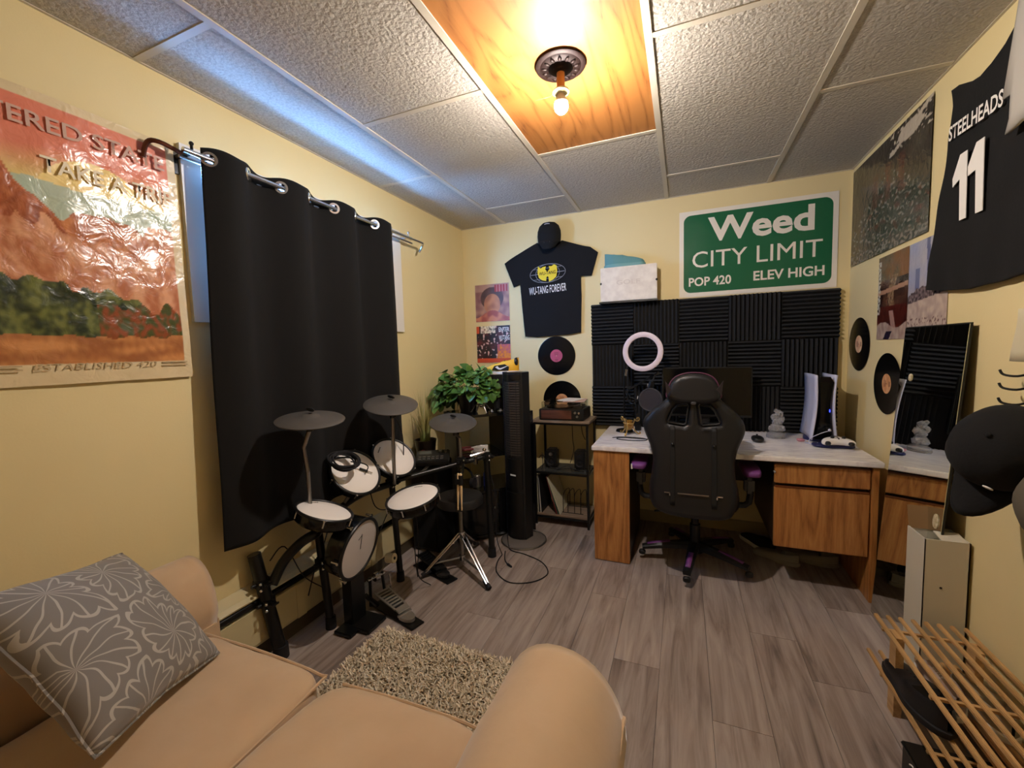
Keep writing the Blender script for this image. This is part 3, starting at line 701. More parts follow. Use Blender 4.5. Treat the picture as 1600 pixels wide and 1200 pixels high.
g = G(); g.sup((1.775, -.57, .44), (.235, .25, .06), 4, 10); g.out('seat', 'leather', gc)
for s in (-1, 1):
    g = G(); g.tube([(1.775 + s * .22, -.62, .40), (1.775 + s * .285, -.62, .42), (1.775 + s * .29, -.62, .56)], .017, 8, smooth=3); g.out('arm_post', 'black_plastic', gc)
    g = G(); g.sup((1.775 + s * .29, -.60, .605), (.045, .13, .022), 4, 6); g.out('armrest', 'purple', gc)
    g = G(); g.box((1.775 + s * .285, -.62, .52), (.05, .07, .09), bev=.015); g.out('arm_bracket', M('grey_plastic', '4a4a4c', .5), gc)
g = G(); g.box((1.775, -.63, .365), (.19, .20, .05), bev=.01); g.box((1.775, -.77, .40), (.10, .12, .03), bev=.008); g.out('mechanism', 'black_metal', gc)
g = G(); g.tube([(1.68, -.66, .365), (1.60, -.70, .35), (1.57, -.70, .345)], .006, 8); g.out('tilt_lever', 'black_metal', gc)
g = G(); g.box((1.70, -.775, .385), (.028, .03, .02), bev=.003); g.out('tension_knob', 'brass', gc)
HC = V((1.79, -.56, 0))
g = G(); g.cyl(HC + Z * .10, HC + Z * .24, .030); g.cyl(HC + Z * .24, HC + Z * .36, .021); g.out('gas_lift', 'black_metal', gc)
g = G(); g.cyl(HC + Z * .075, HC + Z * .135, .045, .035, 20); g.out('hub', 'black_plastic', gc)
for k in range(5):
    a = math.radians(-99 + 72 * k); d = V((math.cos(a), math.sin(a), 0)); q = V((-d.y, d.x, 0))
    rows = []
    for i in range(7):
        t_ = i / 6; c = HC + d * (.03 + .27 * t_) + Z * (.115 - .035 * t_ ** 1.5); w = .030 - .009 * t_; h = .022 - .010 * t_
        rows.append([c + q * w * .9 - Z * h, c + q * w + Z * h * .3, c + q * w * .5 + Z * h, c - q * w * .5 + Z * h, c - q * w + Z * h * .3, c - q * w * .9 - Z * h])
    g = G(); vs = g.rows(rows, False, True); g.b.faces.new(vs[0]); g.b.faces.new(vs[-1]); lg = g.out('leg', 'black_plastic', gc)
    g = G(); rr = [[HC + d * (.14 + .13 * t_) + q * s * .013 + Z * (.115 - .035 * ((.11 + .13 * t_) / .27) ** 1.5 + .022 - .010 * (.11 + .13 * t_) / .27 + .0015) for s in (-1, 1)] for t_ in (0, .33, .66, 1)]
    g.rows(rr); o = g.out('purple_inlay', 'purple', lg); o.modifiers.new('t', 'SOLIDIFY').thickness = .002
    g = G(); e = HC + d * .30
    for s in (-1, 1): g.cyl(e + q * s * .008 + Z * .026, e + q * s * .024 + Z * .026, .026, n=18)
    g.cyl(e + Z * .03, e + Z * .085, .006); g.sup(e + Z * .045, (.020, .014, .016), 3, 3); g.out('caster', 'black_plastic', gc)

# ------------------------------------------------------------------ on the desk
mo = E('monitor', (1.86, -.16, DT), 'wide black flat monitor on the desk behind the gaming chair', 'monitor')
g = G(); g.box((1.86, -.16, .985), (.54, .03, .33), bev=.006); g.out('housing', 'black_plastic', mo)
g = G(); g.box((1.86, -.1765, .99), (.522, .002, .305)); g.out('screen', 'gloss_black', mo, False)
g = G(); g.box((1.86, -.14, .78), (.05, .03, .14), bev=.005); g.out('stand_neck', 'black_plastic', mo)
g = G(); g.sup((1.86, -.15, DT + .006), (.12, .08, .006), 4, 5); g.out('stand_foot', 'black_plastic', mo)
kb = E('keyboard', (1.86, -.42, DT), 'black keyboard on the desk behind the chair back', 'keyboard')
g = G(); g.box((1.82, -.42, DT + .009), (.42, .14, .016), bev=.004); g.out('body', 'black_plastic', kb)
g = G()
for i in range(14):
    for j in range(5): g.box((1.635 + .0285 * i, -.475 + .027 * j, DT + .021), (.024, .022, .008))
tag(g.out('keys', 'rubber', kb, False), kind='stuff')
ms = E('computer_mouse', (2.135, -.36, DT), 'black computer mouse on the desk right of the chair', 'mouse')
g = G(); g.sup((2.135, -.36, DT + .016), (.032, .055, .017), 2.6, 8, disp=lambda p: V((p.x, p.y, p.z if p.z > -.016 else -.016))); g.out('shell', 'black_plastic', ms)
g = G(); g.cyl((2.131, -.335, DT + .033), (2.139, -.335, DT + .033), .007, n=10); g.out('scroll_wheel', 'rubber', ms)
# ring light on its stand
rl = E('ring_light', (1.40, -.22, DT), 'white ring light on a thin black stand at the left end of desk', 'ring light')
g = G(); rc = V((1.472, -.25, 1.262))
g.lathe([(.098, -.010), (.098, .008), (.104, .012), (.124, .012), (.132, .008), (.132, -.010), (.098, -.010)], rc, (-.1, -1, .05), 56); g.out('ring', M('ring_diffuser', 'd9c8cc', .45), rl)
g = G(); g.tube([(1.345, -.22, DT + .01), (1.345, -.22, 1.02), (1.352, -.22, 1.10), (1.372, -.235, 1.155), (1.385, -.24, 1.175)], .006, 8, smooth=4); g.out('gooseneck', 'black_metal', rl)
g = G(); g.cyl((1.358, -.235, 1.10), (1.366, -.24, 1.145), .0085, n=12); g.out('chrome_sleeve', 'chrome', rl)
g = G(); g.cyl((1.345, -.22, DT), (1.345, -.22, DT + .012), .06, .055, 24); g.out('base', 'black_metal', rl)
# microphone with pop filter on a boom arm
mc = E('microphone', (1.42, -.20, DT), 'black microphone boom arm with round pop filter between ring light and chair', 'microphone')
g = G(); g.box((1.43, -.16, DT + .02), (.04, .05, .05), bev=.005); g.cyl((1.43, -.16, DT), (1.43, -.16, .82), .009); g.out('clamp', 'black_metal', mc)
g = G()
for dx in (-.007, .007): g.tube([(1.43 + dx, -.16, .82), (1.345 + dx, -.19, .985)], .004, 6); g.tube([(1.345 + dx, -.19, .985), (1.565 + dx, -.20, 1.115)], .004, 6)
g.out('boom_arm', 'black_metal', mc)
g = G()
for p_ in ((1.345, -.19, .985), (1.43, -.16, .82), (1.565, -.20, 1.115)): g.cyl((p_[0], p_[1] - .014, p_[2]), (p_[0], p_[1] + .014, p_[2]), .012, n=14)
g.out('joint_knob', 'black_plastic', mc)
g = G(); g.cyl((1.505, -.215, .985), (1.53, -.215, 1.06), .019, n=16); g.sph((1.505, -.215, .985), .019, 12); g.tube([(1.53, -.215, 1.06), (1.55, -.205, 1.105)], .005, 6); g.out('microphone_body', 'black_metal', mc)
g = G(); g.tube([(1.36, -.19, .985), (1.37, -.21, .93), (1.40, -.23, .905), (1.435, -.25, .925)], .004, 6, smooth=4); g.tube([(1.365, -.2, 1.06), (1.37, -.23, .98), (1.40, -.245, .95), (1.44, -.25, .935)], .003, 6, smooth=4); g.out('filter_gooseneck', 'black_metal', mc)
pc = V((1.520, -.25, .938)); pn = V((-.12, -1, .1))
g = G(); g.ring(pc, pn, .074, .005, 40, 8); g.out('filter_rim', M('rim_grey', '3c3a3c', .4), mc)
g = G(); g.lathe([(.001, 0), (.072, 0), (.072, .002), (.001, .002)], pc, pn, 36); g.out('filter_mesh', M('mesh_cloth', '2c272a', .8), mc)
for q_ in ((1.436, -.255, .945), (1.502, -.26, 1.03)):
    g = G(); g.cyl(q_, V(q_) + V((.004, -.01, .022)), .005, n=10); g.out('clip', 'chrome', mc)
# brass scroll candle holder with amber glass
bh = E('candle_holder', (1.385, -.33, DT), 'scrolled brass candle holder with amber glass on the desk left end', 'candle holder')
def scroll(cx, cz, s, r0, turns, a0):
    return [V((cx + s * (r0 * (1 - k / 26)) * math.cos(a0 + turns * 2 * PI * k / 24), 0, cz + r0 * (1 - k / 26) * math.sin(a0 + turns * 2 * PI * k / 24))) for k in range(25)]
for k in range(3):
    an = math.radians(20 + 120 * k); R = Matrix.Rotation(an, 3, 'Z'); c = V((1.385, -.33, DT))
    g = G(); g.tube([c + R @ p for p in (scroll(.060, .105, 1, .018, 1.2, PI)[::-1] + [V((.036, 0, .085)), V((.030, 0, .06)), V((.036, 0, .035)), V((.055, 0, .012)), V((.070, 0, .004)), V((.078, 0, .010)), V((.072, 0, .018))])], .0046, 6, smooth=2)
    g.out('scroll_leg', 'brass', bh)
g = G(); g.lathe([(.001, .03), (.020, .032), (.030, .05), (.031, .072), (.026, .085), (.029, .095), (.026, .095), (.023, .085), (.028, .07), (.027, .052), (.018, .036), (.001, .034)], (1.385, -.33, DT), n=28); g.out('glass_cup', M('amber_glass', 'd8a850', .08, trans=.7), bh)
g = G(); g.ring((1.385, -.33, DT + .078), (0, 0, 1), .033, .003); g.out('holder_ring', 'brass', bh)
cb_ = E('desk_cable', (1.40, -.47, DT), 'thin dark cable looped on the marbled desk top near its left edge', 'cable')
g = G(); g.tube([(1.30, -.47, DT + .003), (1.34, -.44, DT + .003), (1.42, -.43, DT + .003), (1.50, -.45, DT + .003), (1.51, -.50, DT + .003), (1.44, -.53, DT + .004), (1.36, -.52, DT + .004), (1.33, -.49, DT + .006), (1.38, -.465, DT + .006), (1.46, -.47, DT + .005), (1.56, -.46, DT + .003)], .0025, 6, smooth=5)
g.out('cable_loop', 'rubber', cb_)
# crystal figurine
cf = E('glass_figurine', (2.255, -.22, DT), 'clear faceted crystal figurine on the desk between chair and console', 'figurine')
g = G(); g.lathe([(.001, 0), (.052, 0), (.055, .012), (.050, .030), (.030, .038), (.001, .04)], (2.255, -.22, DT), n=10); g.out('base', M('crystal', 'f0ece8', .04, trans=.75, ior=1.5), cf, angle=5)
g = G(); rng = random.Random(5)
for px, pz, r_ in ((0, .062, .036), (-.024, .055, .022), (.026, .06, .024), (.006, .10, .032), (.024, .115, .024), (-.010, .128, .024), (.012, .150, .026), (-.004, .168, .014)):
    bmesh.ops.create_icosphere(g.b, subdivisions=1, radius=r_, matrix=Matrix.Translation((2.255 + px, -.22 + rng.uniform(-.01, .01), DT + pz)) @ Euler((rng.random() * 3, rng.random() * 3, 0)).to_matrix().to_4x4())
g.out('body', M('crystal', 'f0ece8', .04, trans=.75, ior=1.5), cf, angle=5)
# games console
gcn = E('game_console', (2.475, -.24, DT), 'tall white game console with black core and blue glow on desk corner', 'game console')
M('console_white', 'c9c8d8', .45)
for s in (-1, 1):
    rows = []
    for i in range(15):
        t_ = i / 14; z = DT + .018 + .375 * t_
        bow = .012 * math.cos(PI * (t_ - .5)) ; xo = 2.472 + s * (.050 - .012 * math.sin(PI * t_) - .014 * (t_ - .5))
        y0_ = -.33 + .025 * (1 - math.sin(PI * min(1, max(0, t_)))) * 0 - .020 * t_ + .0
        rows.append([V((xo, y0_ + (.26 if j == 3 else j * .085) , z)) + V((s * (.004 if j in (0, 3) else .0) - s * .002 * (j in (1, 2)), 0, 0)) for j in range(4)])
    g = G(); g.rows(rows); o = g.out('side_fin', 'console_white', gcn); mm = o.modifiers.new('t', 'SOLIDIFY'); mm.thickness = .007; mm.offset = 0
g = G(); rows = []
for i in range(13):
    t_ = i / 12; z = DT + .02 + .362 * t_; hw = (.040 - .018 * math.sin(PI * t_)) ; hw = hw * (1 if t_ < .95 else .6); yf = -.322 - .020 * t_ + (.0 if t_ < .95 else .02)
    rows.append([V((2.472 - hw, yf, z)), V((2.472 + hw, yf, z)), V((2.472 + hw, -.09, z)), V((2.472 - hw, -.09, z))])
vs = g.rows(rows, False, True); g.b.faces.new(vs[0]); g.b.faces.new(vs[-1]); g.out('core', 'gloss_black', gcn, angle=30)
g = G(); g.box((2.492, -.338, DT + .19), (.003, .003, .016)); g.out('glow_strip', M('blue_glow', '3a4cff', .4, emit=4), gcn, False)
g = G(); g.cyl((2.472, -.21, DT), (2.472, -.21, DT + .018), .075, n=32); g.out('base_disc', M('navy_plastic', '1c2050', .4), gcn)
g = G(); g.tube([(2.392, -.30, DT + .010), (2.38, -.35, DT + .006), (2.41, -.40, DT + .006), (2.42, -.415, DT + .02)], .003, 6, smooth=5); g.out('charge_cable', 'console_white', gcn)
ec = E('earphone', (2.47, -.36, DT), 'small white earphone hanging in front of the console', 'earphone')
g = G(); g.sph((2.485, -.37, DT + .085), .008, 10); g.out('bud', 'console_white', ec)
g = G(); g.tube([(2.482, -.37, DT + .08), (2.45, -.36, DT + .065), (2.40, -.35, DT + .03), (2.395, -.35, DT + .003)], .0022, 6, smooth=4); g.out('cord', 'console_white', ec)
dkk = E('charging_dock', (2.50, -.40, DT), 'dark blue charging dock under the white game controller', 'dock')
g = G(); g.sup((2.49, -.415, DT + .010), (.095, .045, .010), 4, 6); g.out('dock_body', 'navy_plastic', dkk)
ct = E('game_controller', (2.50, -.43, DT + .02), 'white game controller lying on blue dock at right desk end', 'controller')
g = G(); g.sup((2.50, -.44, DT + .040), (.075, .036, .020), 3.0, 8, disp=lambda p: V((p.x, p.y - .03 * (abs(p.x) / .075) ** 2, p.z - .006 * (abs(p.x) / .075) ** 2))); g.out('shell', 'sneaker_white', ct)
for s in (-1, 1):
    g = G(); g.sup((2.50 + s * .052, -.484, DT + .034), (.013, .020, .011), 2.6, 5); g.out('grip', 'black_plastic', ct)
    g = G(); g.cyl((2.50 + s * .025, -.455, DT + .056), (2.50 + s * .025, -.458, DT + .068), .009, n=12); g.out('thumbstick', 'black_plastic', ct)
g = G(); g.box((2.50, -.44, DT + .0585), (.004, .07, .006)); g.out('centre_strip', 'black_plastic', ct)
pk = E('candy_packet', (2.36, -.30, DT), 'small crumpled pink wrapper on the desk beside the console', 'wrapper')
g = G(); g.sup((2.365, -.30, DT + .010), (.022, .016, .009), 2.2, 4, disp=lambda p: p + V((.003 * nz(p.x, p.y, 90), .003 * nz(p.y, p.z, 80), .004 * nz(p.x, p.z, 70)))); g.out('wrapper', M('pink_foil', 'c08088', .3), pk, angle=10)
# shoes under the desk
shoe('slipper', (2.24, -.36, 0), .25, 2.6, M('slipper_grey', '8b8578', .8), 'slipper_grey', 'pale slip on shoe under the drawers, left one', lace_m=None, low=False, h=.075)
shoe('slipper', (2.43, -.33, 0), .25, 2.9, 'slipper_grey', 'slipper_grey', 'pale slip on shoe under the drawers, right one nearer the side panel', lace_m=None, low=False, h=.075)
shoe('sneaker', (2.17, -.20, 0), .27, 2.2, 'black_cotton', 'cream_rubber', 'dark sneaker on the floor under the desk behind the slippers', lace_m=None, h=.09)

# ------------------------------------------------------------------ small metal rack with turntable
rk = E('shelf_rack', (.905, -.18, 0), 'small black metal shelf rack with wooden top left of the desk', 'shelf')
RX0, RX1, RY0, RY1 = .700, 1.108, -.315, -.045
for x in (RX0 + .008, RX1 - .008):
    for y in (RY0 + .008, RY1 - .008):
        g = G(); g.box((x, y, .385), (.016, .016, .77)); g.out('post', 'black_metal', rk, False)
for z, mt_, nm in ((.775, 'shelf_board', 'top_board'), (.075, 'shelf_board', 'bottom_board')):
    g = G(); g.box((.904, -.18, z), (.43 if z > .5 else .39, .285 if z > .5 else .25, .016), bev=.002); g.out(nm, mt_, rk)
g = G(); g.box((.904, -.18, .402), (.385, .245, .004)); g.out('glass_shelf', M('smoked_glass', '6a6a66', .08, trans=.6), rk, False)
for z in (.758, .392, .06):
    g = G()
    for y in (RY0 + .008, RY1 - .008): g.box((.904, y, z), (.392, .012, .014))
    for x in (RX0 + .008, RX1 - .008): g.box((x, -.18, z), (.012, .254, .014))
    g.out('shelf_rail', 'black_metal', rk, False)
tt = E('turntable', (.92, -.18, .783), 'brown suitcase style turntable on top of the metal rack', 'turntable')
g = G(); g.box((.91, -.185, .826), (.33, .235, .078), bev=.004); g.out('case', 'black_plastic', tt)
g = G(); g.box((.875, -.3035, .826), (.225, .004, .062)); g.out('front_panel', 'walnut', tt, False)
for i, (x, z) in enumerate(((1.015, .842), (1.043, .842), (1.030, .815))):
    g = G(); g.cyl((x, -.302, z), (x, -.314, z), .008, n=14); g.out('knob', 'dull_chrome' if i != 1 else 'chrome', tt)
g = G(); g.cyl((.875, -.19, .866), (.875, -.19, .874), .10, n=40); g.out('platter', 'vinyl', tt)
g = G(); g.tube([(1.03, -.10, .88), (1.03, -.14, .888), (1.0, -.22, .884), (.955, -.25, .882)], .003, 6, smooth=3); g.cyl((1.03, -.10, .865), (1.03, -.10, .885), .012); g.out('tonearm', 'dull_chrome', tt)
g = G()
lo, hi = V((.765, -.29, .868)), V((1.06, -.08, .915)); c = (lo + hi) / 2; sz = hi - lo
for cc, ss in (((c.x, c.y, hi.z), (sz.x, sz.y, .002)), ((c.x, lo.y, c.z), (sz.x, .002, sz.z)), ((c.x, hi.y, c.z), (sz.x, .002, sz.z)), ((lo.x, c.y, c.z), (.002, sz.y, sz.z)), ((hi.x, c.y, c.z), (.002, sz.y, sz.z))): g.box(cc, ss)
g.out('dust_cover', 'glass', tt, False)
for i, (w, rot, mm, lab) in enumerate(((.19, .1, 'poster_pink', 'faded pink booklet lying on turntable lid, lowest'), (.17, -.25, 'pale_card', 'white paper sleeve on top of the turntable lid'))):
    g = G(); g.box((.99 - .03 * i, -.19, .9185 + .005 * i), (w * .8, w, .004), Matrix.Rotation(rot, 3, 'Z')); tag(g.out('booklet', mm, smooth=False), lab, 'booklet')
def speaker_small(x, lab):
    r_ = E('desktop_speaker', (x, -.17, .405), lab, 'speaker', 'small speakers on the rack')
    g = G(); g.box((x, -.17, .475), (.085, .09, .14), bev=.012); g.out('cabinet', 'black_plastic', r_)
    g = G(); g.lathe([(.030, .001), (.030, .004), (.026, .002), (.012, -.004), (.008, .002), (.001, .003)], (x, -.2155, .455), (0, -1, 0), 24); g.out('cone', 'rubber', r_)
    g = G(); g.lathe([(.014, .001), (.014, .003), (.006, .001), (.001, .004)], (x, -.2155, .51), (0, -1, 0), 16); g.out('tweeter', 'dull_chrome' if x < .9 else 'rubber', r_)
speaker_small(.80, 'small black speaker on rack middle shelf, left of the pair')
speaker_small(1.02, 'small black speaker on rack middle shelf, right of the pair')
wires = E('rack_cables', (.9, -.2, .40), 'tangle of thin black cables on the rack middle shelf', 'cable')
for k, pts in enumerate(([(.93, -.06, .76), (.935, -.07, .60), (.945, -.08, .52), (.92, -.10, .42)], [(1.0, -.06, .76), (1.01, -.07, .66), (1.03, -.06, .60)], [(.70, -.2, .47), (.74, -.22, .50), (.79, -.24, .43), (.86, -.25, .41), (.95, -.24, .42), (1.03, -.26, .41)], [(.71, -.15, .50), (.73, -.2, .42), (.72, -.25, .30), (.74, -.26, .41)], [(.86, -.26, .41), (.93, -.22, .43), (1.0, -.25, .41), (1.07, -.27, .44)])):
    g = G(); g.tube(pts, .003, 6, smooth=5); g.out('cable', 'rubber', wires)
divs = E('record_divider', (.96, -.18, .083), 'black wire record divider with looped bars on the rack bottom shelf', 'record rack')
for x in (.90, .935, .985, 1.03):
    g = G(); g.tube([(x, -.25, .085), (x, -.25, .20), (x + .004, -.22, .235), (x + .012, -.14, .235), (x + .014, -.11, .20), (x + .014, -.11, .085)], .0028, 6, smooth=4); g.out('wire_loop', 'black_metal', divs)
g = G(); g.tube([(.89, -.25, .086), (1.05, -.25, .086)], .0028, 6); g.tube([(.89, -.11, .086), (1.06, -.11, .086)], .0028, 6); g.out('wire_base', 'black_metal', divs)
M('lp_cream', 'd9cfb8', .55, col2='cfc9a4', ns=30); M('lp_red', '8a2a34', .5); M('lp_green', '3f5a4a', .5); M('lp_black', '1a1a1c', .5)
lps = [(.722, .02, 'lp_cream', 'cream record sleeve on rack bottom shelf, leftmost against the post'), (.731, .035, 'lp_black', 'black record sleeve second from left on the rack bottom shelf'), (.741, .05, 'sneaker_white', 'white record sleeve third from left on the rack bottom shelf'),
       (.752, .09, 'lp_black', 'black record sleeve in front of the leaning red one'), (.765, .30, 'lp_red', 'red record sleeve leaning right on the rack bottom shelf'), (.775, .33, 'lp_green', 'green record sleeve between the red and the cream leaning ones'), (.79, .37, 'lp_cream', 'cream printed record sleeve leaning, rightmost on the rack bottom shelf')]
for x, a, mt_, lab in lps:
    R = Matrix.Rotation(a, 3, 'Y'); b0 = V((x + .012 + .10 * max(0, .0), -.18, .084)); L = .285
    # sleeves lean with their top to the left
    R = Matrix.Rotation(-a * .9, 3, 'Y'); base = V((x + (.10 if a > .2 else .0), -.18, .084))
    g = G(); g.box(base + R @ V((-.002, 0, L / 2)), (.0035, .24, L), R); tag(g.out('record_sleeve', mt_, smooth=False), lab, 'record sleeve', 'records on the rack bottom shelf')

# ------------------------------------------------------------------ drum kit
M('shell_black', '0b0b0c', .18); M('dull_steel', '8f8a84', .3, .9)
dr = E('drum_rack', (.25, -1.6, 0), 'black tubular drum rack standing in front of the curtain', 'drum rack')
P1a, P1b = V((.11, -1.99, .02)), V((.045, -2.03, .47)); P2a, P2b = V((.165, -1.765, .02)), V((.14, -1.785, .54))
P3a, P3b = V((.225, -1.31, .02)), V((.205, -1.32, .60)); P4a, P4b = V((.605, -.88, .02)), V((.590, -.885, .655))
for a, b, r in ((P1a, P1b, .026), (P2a, P2b, .019), (P3a, P3b, .017), (P4a, P4b, .020)):
    g = G(); g.cyl(a, b, r, n=20); g.out('post', 'black_metal', dr)
    g = G(); g.cyl(a - Z * .02, a + Z * .035, r + .006, r + .004, 20); g.out('rubber_foot', 'rubber', dr)
for pts, r in (([P1a.lerp(P1b, .68) + V((.03, .02, 0)), (.10, -1.94, .40), (.15, -1.89, .47), (.19, -1.84, .50), P2b - Z * .06], .022), ([P2b - Z * .05, (.15, -1.55, .56), P3b - Z * .03], .018), ([P3b - Z * .02, P4b - Z * .01], .014)):
    g = G(); g.tube(pts, r, 14, smooth=5); g.out('cross_bar', 'black_metal', dr)
def clamp(p, s=1.0):
    p = V(p); g = G(); g.box(p, (.055 * s, .055 * s, .05 * s), bev=.01); g.cyl(p + X * .02 * s, p + X * .045 * s, .012 * s, n=12)
    g.box(p + V((.050 * s, 0, 0)), (.008, .035 * s, .010), bev=.003); g.cyl(p - Y * .045 * s, p - Y * .02 * s, .008 * s); g.out('clamp', 'black_plastic', dr)
    g = G(); g.sph(p + V((.035 * s, -.03 * s, .012)), .007, 8); g.sph(p + V((.035 * s, -.03 * s, -.016)), .007, 8); g.out('wing_nut', 'chrome', dr)
for p in (P1a.lerp(P1b, .72), P1a.lerp(P1b, .52), P2a.lerp(P2b, .60), P3b - Z * .02, P4b - Z * .01, V((.48, -1.01, .64))): clamp(p)
def orient(n, x=None):
    n = V(n).normalized(); x = (V(x) if x else X); x = (x - n * x.dot(n)).normalized(); return Matrix((x, n.cross(x), n)).transposed()
def pad(c, n, r, depth, lab, name='drum_pad', logo=0.0, lugs=6, skew=0):
    c = V(c); r_ = E(name, c, lab, 'drum pad', 'electronic drum pads'); R = orient(n)
    L = lambda x, y, z: c + R @ V((x, y, z))
    g = G(); g.lathe([(.001, -depth), (r * .92, -depth), (r + .004, -depth + .012), (r + .006, -.012), (r + .003, -.006), (r + .003, -.002)], c, n, 44); g.out('shell', 'shell_black', r_)
    g = G(); g.ring(L(0, 0, .0), n, r + .007, .0065, 48, 8); g.out('rim', M('rim_rubber', '121212', .4), r_)
    g = G(); g.lathe([(.001, .0035), (r * .6, .003), (r - .003, .001), (r + .002, -.003)], c, n, 44); g.out('drumhead', 'mesh_head', r_)
    for k in range(lugs):
        a = 2 * PI * (k + .3) / lugs; p = L((r + .014) * math.cos(a), (r + .014) * math.sin(a), -.002)
        g = G(); g.cyl(p, p - R @ V((0, 0, .026)), .0038, n=10); g.box(p + R @ V((0, 0, .002)), (.010, .010, .007), R, bev=.002); g.out('tension_lug', 'chrome', r_)
    g = G(); R2 = R @ Matrix.Rotation(logo, 3, 'Z')
    for k in range(5): g.box(c + R2 @ V((-.018 + .009 * k, r * .78, .0032)), (.006, .005, .0006), R2)
    g.out('logo_print', 'black_plastic', r_, False)
    return r_, R
padA = pad((.189, -1.57, .708), (.73, -.13, .67), .122, .055, 'white drum pad under the coiled cable, in front of the curtain', logo=1.0)
padB = pad((.222, -1.306, .72), (.69, -.18, .70), .118, .055, 'tilted white drum pad under the middle cymbal', logo=2.0)
padC = pad((.264, -1.849, .618), (.25, .23, .94), .113, .055, 'white drum pad nearest the sofa, left end of the rack', logo=1.4)
padS = pad((.469, -1.488, .58), (-.08, -.20, .98), .125, .055, 'flat white snare pad right in the middle of the kit', logo=.3, lugs=8)
for a, b in (((.20, -1.55, .66), (.15, -1.62, .56)), ((.19, -1.30, .68), (.20, -1.32, .56)), ((.25, -1.85, .575), (.19, -1.84, .50)), ((.190, -1.858, .80), (.172, -1.842, .52)), ((.45, -1.46, .53), (.23, -1.33, .50))):
    g = G(); g.cyl(a, b, .009, n=12); g.out('pad_arm', 'dull_steel', dr)
def cymbal(c, n, r, pts, lab):
    c = V(c); r_ = E('cymbal', c, lab, 'cymbal', 'dark grey rubber cymbals')
    g = G(); g.lathe([(.008, .010), (.024, .009), (.036, .002), (.04, 0), (r * .75, -.008), (r - .004, -.014), (r, -.017), (r - .002, -.021), (r * .7, -.015), (.035, -.006), (.008, 0)], c, n, 60); g.out('cymbal_plate', 'cymbal_rubber', r_, angle=50)
    g = G(); n_ = V(n).normalized(); g.cyl(c + n_ * .006, c + n_ * .020, .009, n=12); g.sup(c + n_ * .026, (.022, .005, .008), 2.5, 3, orient(n)); g.out('wing_nut', 'black_plastic', r_)
    st = E('steel_tube', pts[-1], lab.replace('cymbal', 'cymbal arm tube', 1) if 0 else 'steel arm tube holding the ' + lab, 'cymbal stand')
    g = G(); g.tube([c - n_ * .012, c - n_ * .03] + [V(p) for p in pts[:1]], .005, 8); g.out('tilter_rod', 'dull_steel', st)
    g = G(); g.tube(pts, .0095, 12); g.out('tube', 'dull_steel', st)
    g = G(); g.cyl(V(pts[0]) - Z * .012, V(pts[0]) + Z * .014, .014, n=14); g.box(V(pts[0]) + X * .018, (.022, .008, .012), bev=.002); g.out('tilter', 'black_plastic', st)
cymbal((.285, -1.908, 1.05), (.13, -.08, .99), .135, [(.225, -1.862, .985), (.176, -1.858, .90), (.190, -1.858, .79)], 'dark grey cymbal on the left in front of the curtain')
cymbal((.317, -1.427, 1.051), (.21, -.19, .96), .138, [(.315, -1.42, .975), (.29, -1.40, .60)], 'dark grey cymbal highest in the kit by the curtain edge')
cymbal((.411, -.965, .881), (.16, -.20, .97), .146, [(.425, -.975, .80), (.475, -1.005, .78), (.480, -1.01, .60)], 'dark grey cymbal on the right in front of the plants')
# coiled cable with a plug resting on pad A
cc_ = E('coiled_cable', (.16, -1.60, .76), 'coiled black cable with a silver plug hung over the tilted drum pad', 'cable')
c0, RA = V((.189, -1.57, .708)), orient((.73, -.13, .67))
rng = random.Random(3)
for k in range(7):
    off = RA @ V((rng.uniform(-.015, .015), rng.uniform(-.012, .012) , .012 + .004 * k)); ctr = c0 + V((-.02, -.065, .060)) + off; rr = rng.uniform(.060, .078); tl = rng.uniform(-.25, .25)
    Rk = RA @ Matrix.Rotation(tl, 3, 'X') @ Matrix.Rotation(-.5 + tl, 3, 'Y')
    g = G(); g.tube([ctr + Rk @ V((rr * math.cos(a), rr * .8 * math.sin(a), 0)) for a in [2 * PI * q / 24 for q in range(24)]], .0042, 6, True); g.out('loop', 'rubber', cc_)
g = G(); g.tube([c0 + V((-.0, -.03, .06)), c0 + V((.03, .02, .04)), c0 + V((.04, .045, .015)), c0 + V((.035, .03, -.01))], .0033, 6, smooth=5); g.out('cable_tail', 'rubber', cc_)
g = G(); q0, q1 = c0 + RA @ V((.0, .02, .012)), c0 + RA @ V((.035, .045, .012)); g.cyl(q0, q1, .006, n=12); g.out('plug_sleeve', 'black_plastic', cc_)
g = G(); g.cyl(q1, q1 + (q1 - q0) * .6, .003, n=10); g.out('plug_tip', 'chrome', cc_)
# kick pad tower and pedal
kc = V((.33, -1.723, .398)); kn = V((.96, .12, -.20))
kr = E('kick_drum_pad', (.27, -1.70, 0), 'upright kick drum pad with white head on a black tower', 'drum pad')
R = orient(kn, Z)
g = G(); g.lathe([(.001, -.10), (.105, -.10), (.135, -.085), (.140, -.012), (.136, -.003)], kc, kn, 44, ); g.out('shell', 'shell_black', kr)
g = G(); g.ring(kc, kn, .138, .008, 48); g.out('rim', 'rim_rubber', kr)
g = G(); g.lathe([(.001, .003), (.09, .0025), (.133, .0)], kc, kn, 44); g.out('drumhead', M('kick_head', 'c8c0bc', .8), kr)
g = G(); n_ = kn.normalized(); u_ = R @ V((0, 1, 0)); w_ = R @ V((1, 0, 0))
g.box(kc + n_ * .0035 + w_ * .035, (.075, .004, .0006), R); g.box(kc + n_ * .0035 + w_ * .06 + u_ * .012, (.004, .028, .0006), R @ Matrix.Rotation(.5, 3, 'Z')); g.out('logo_print', 'black_plastic', kr, False)
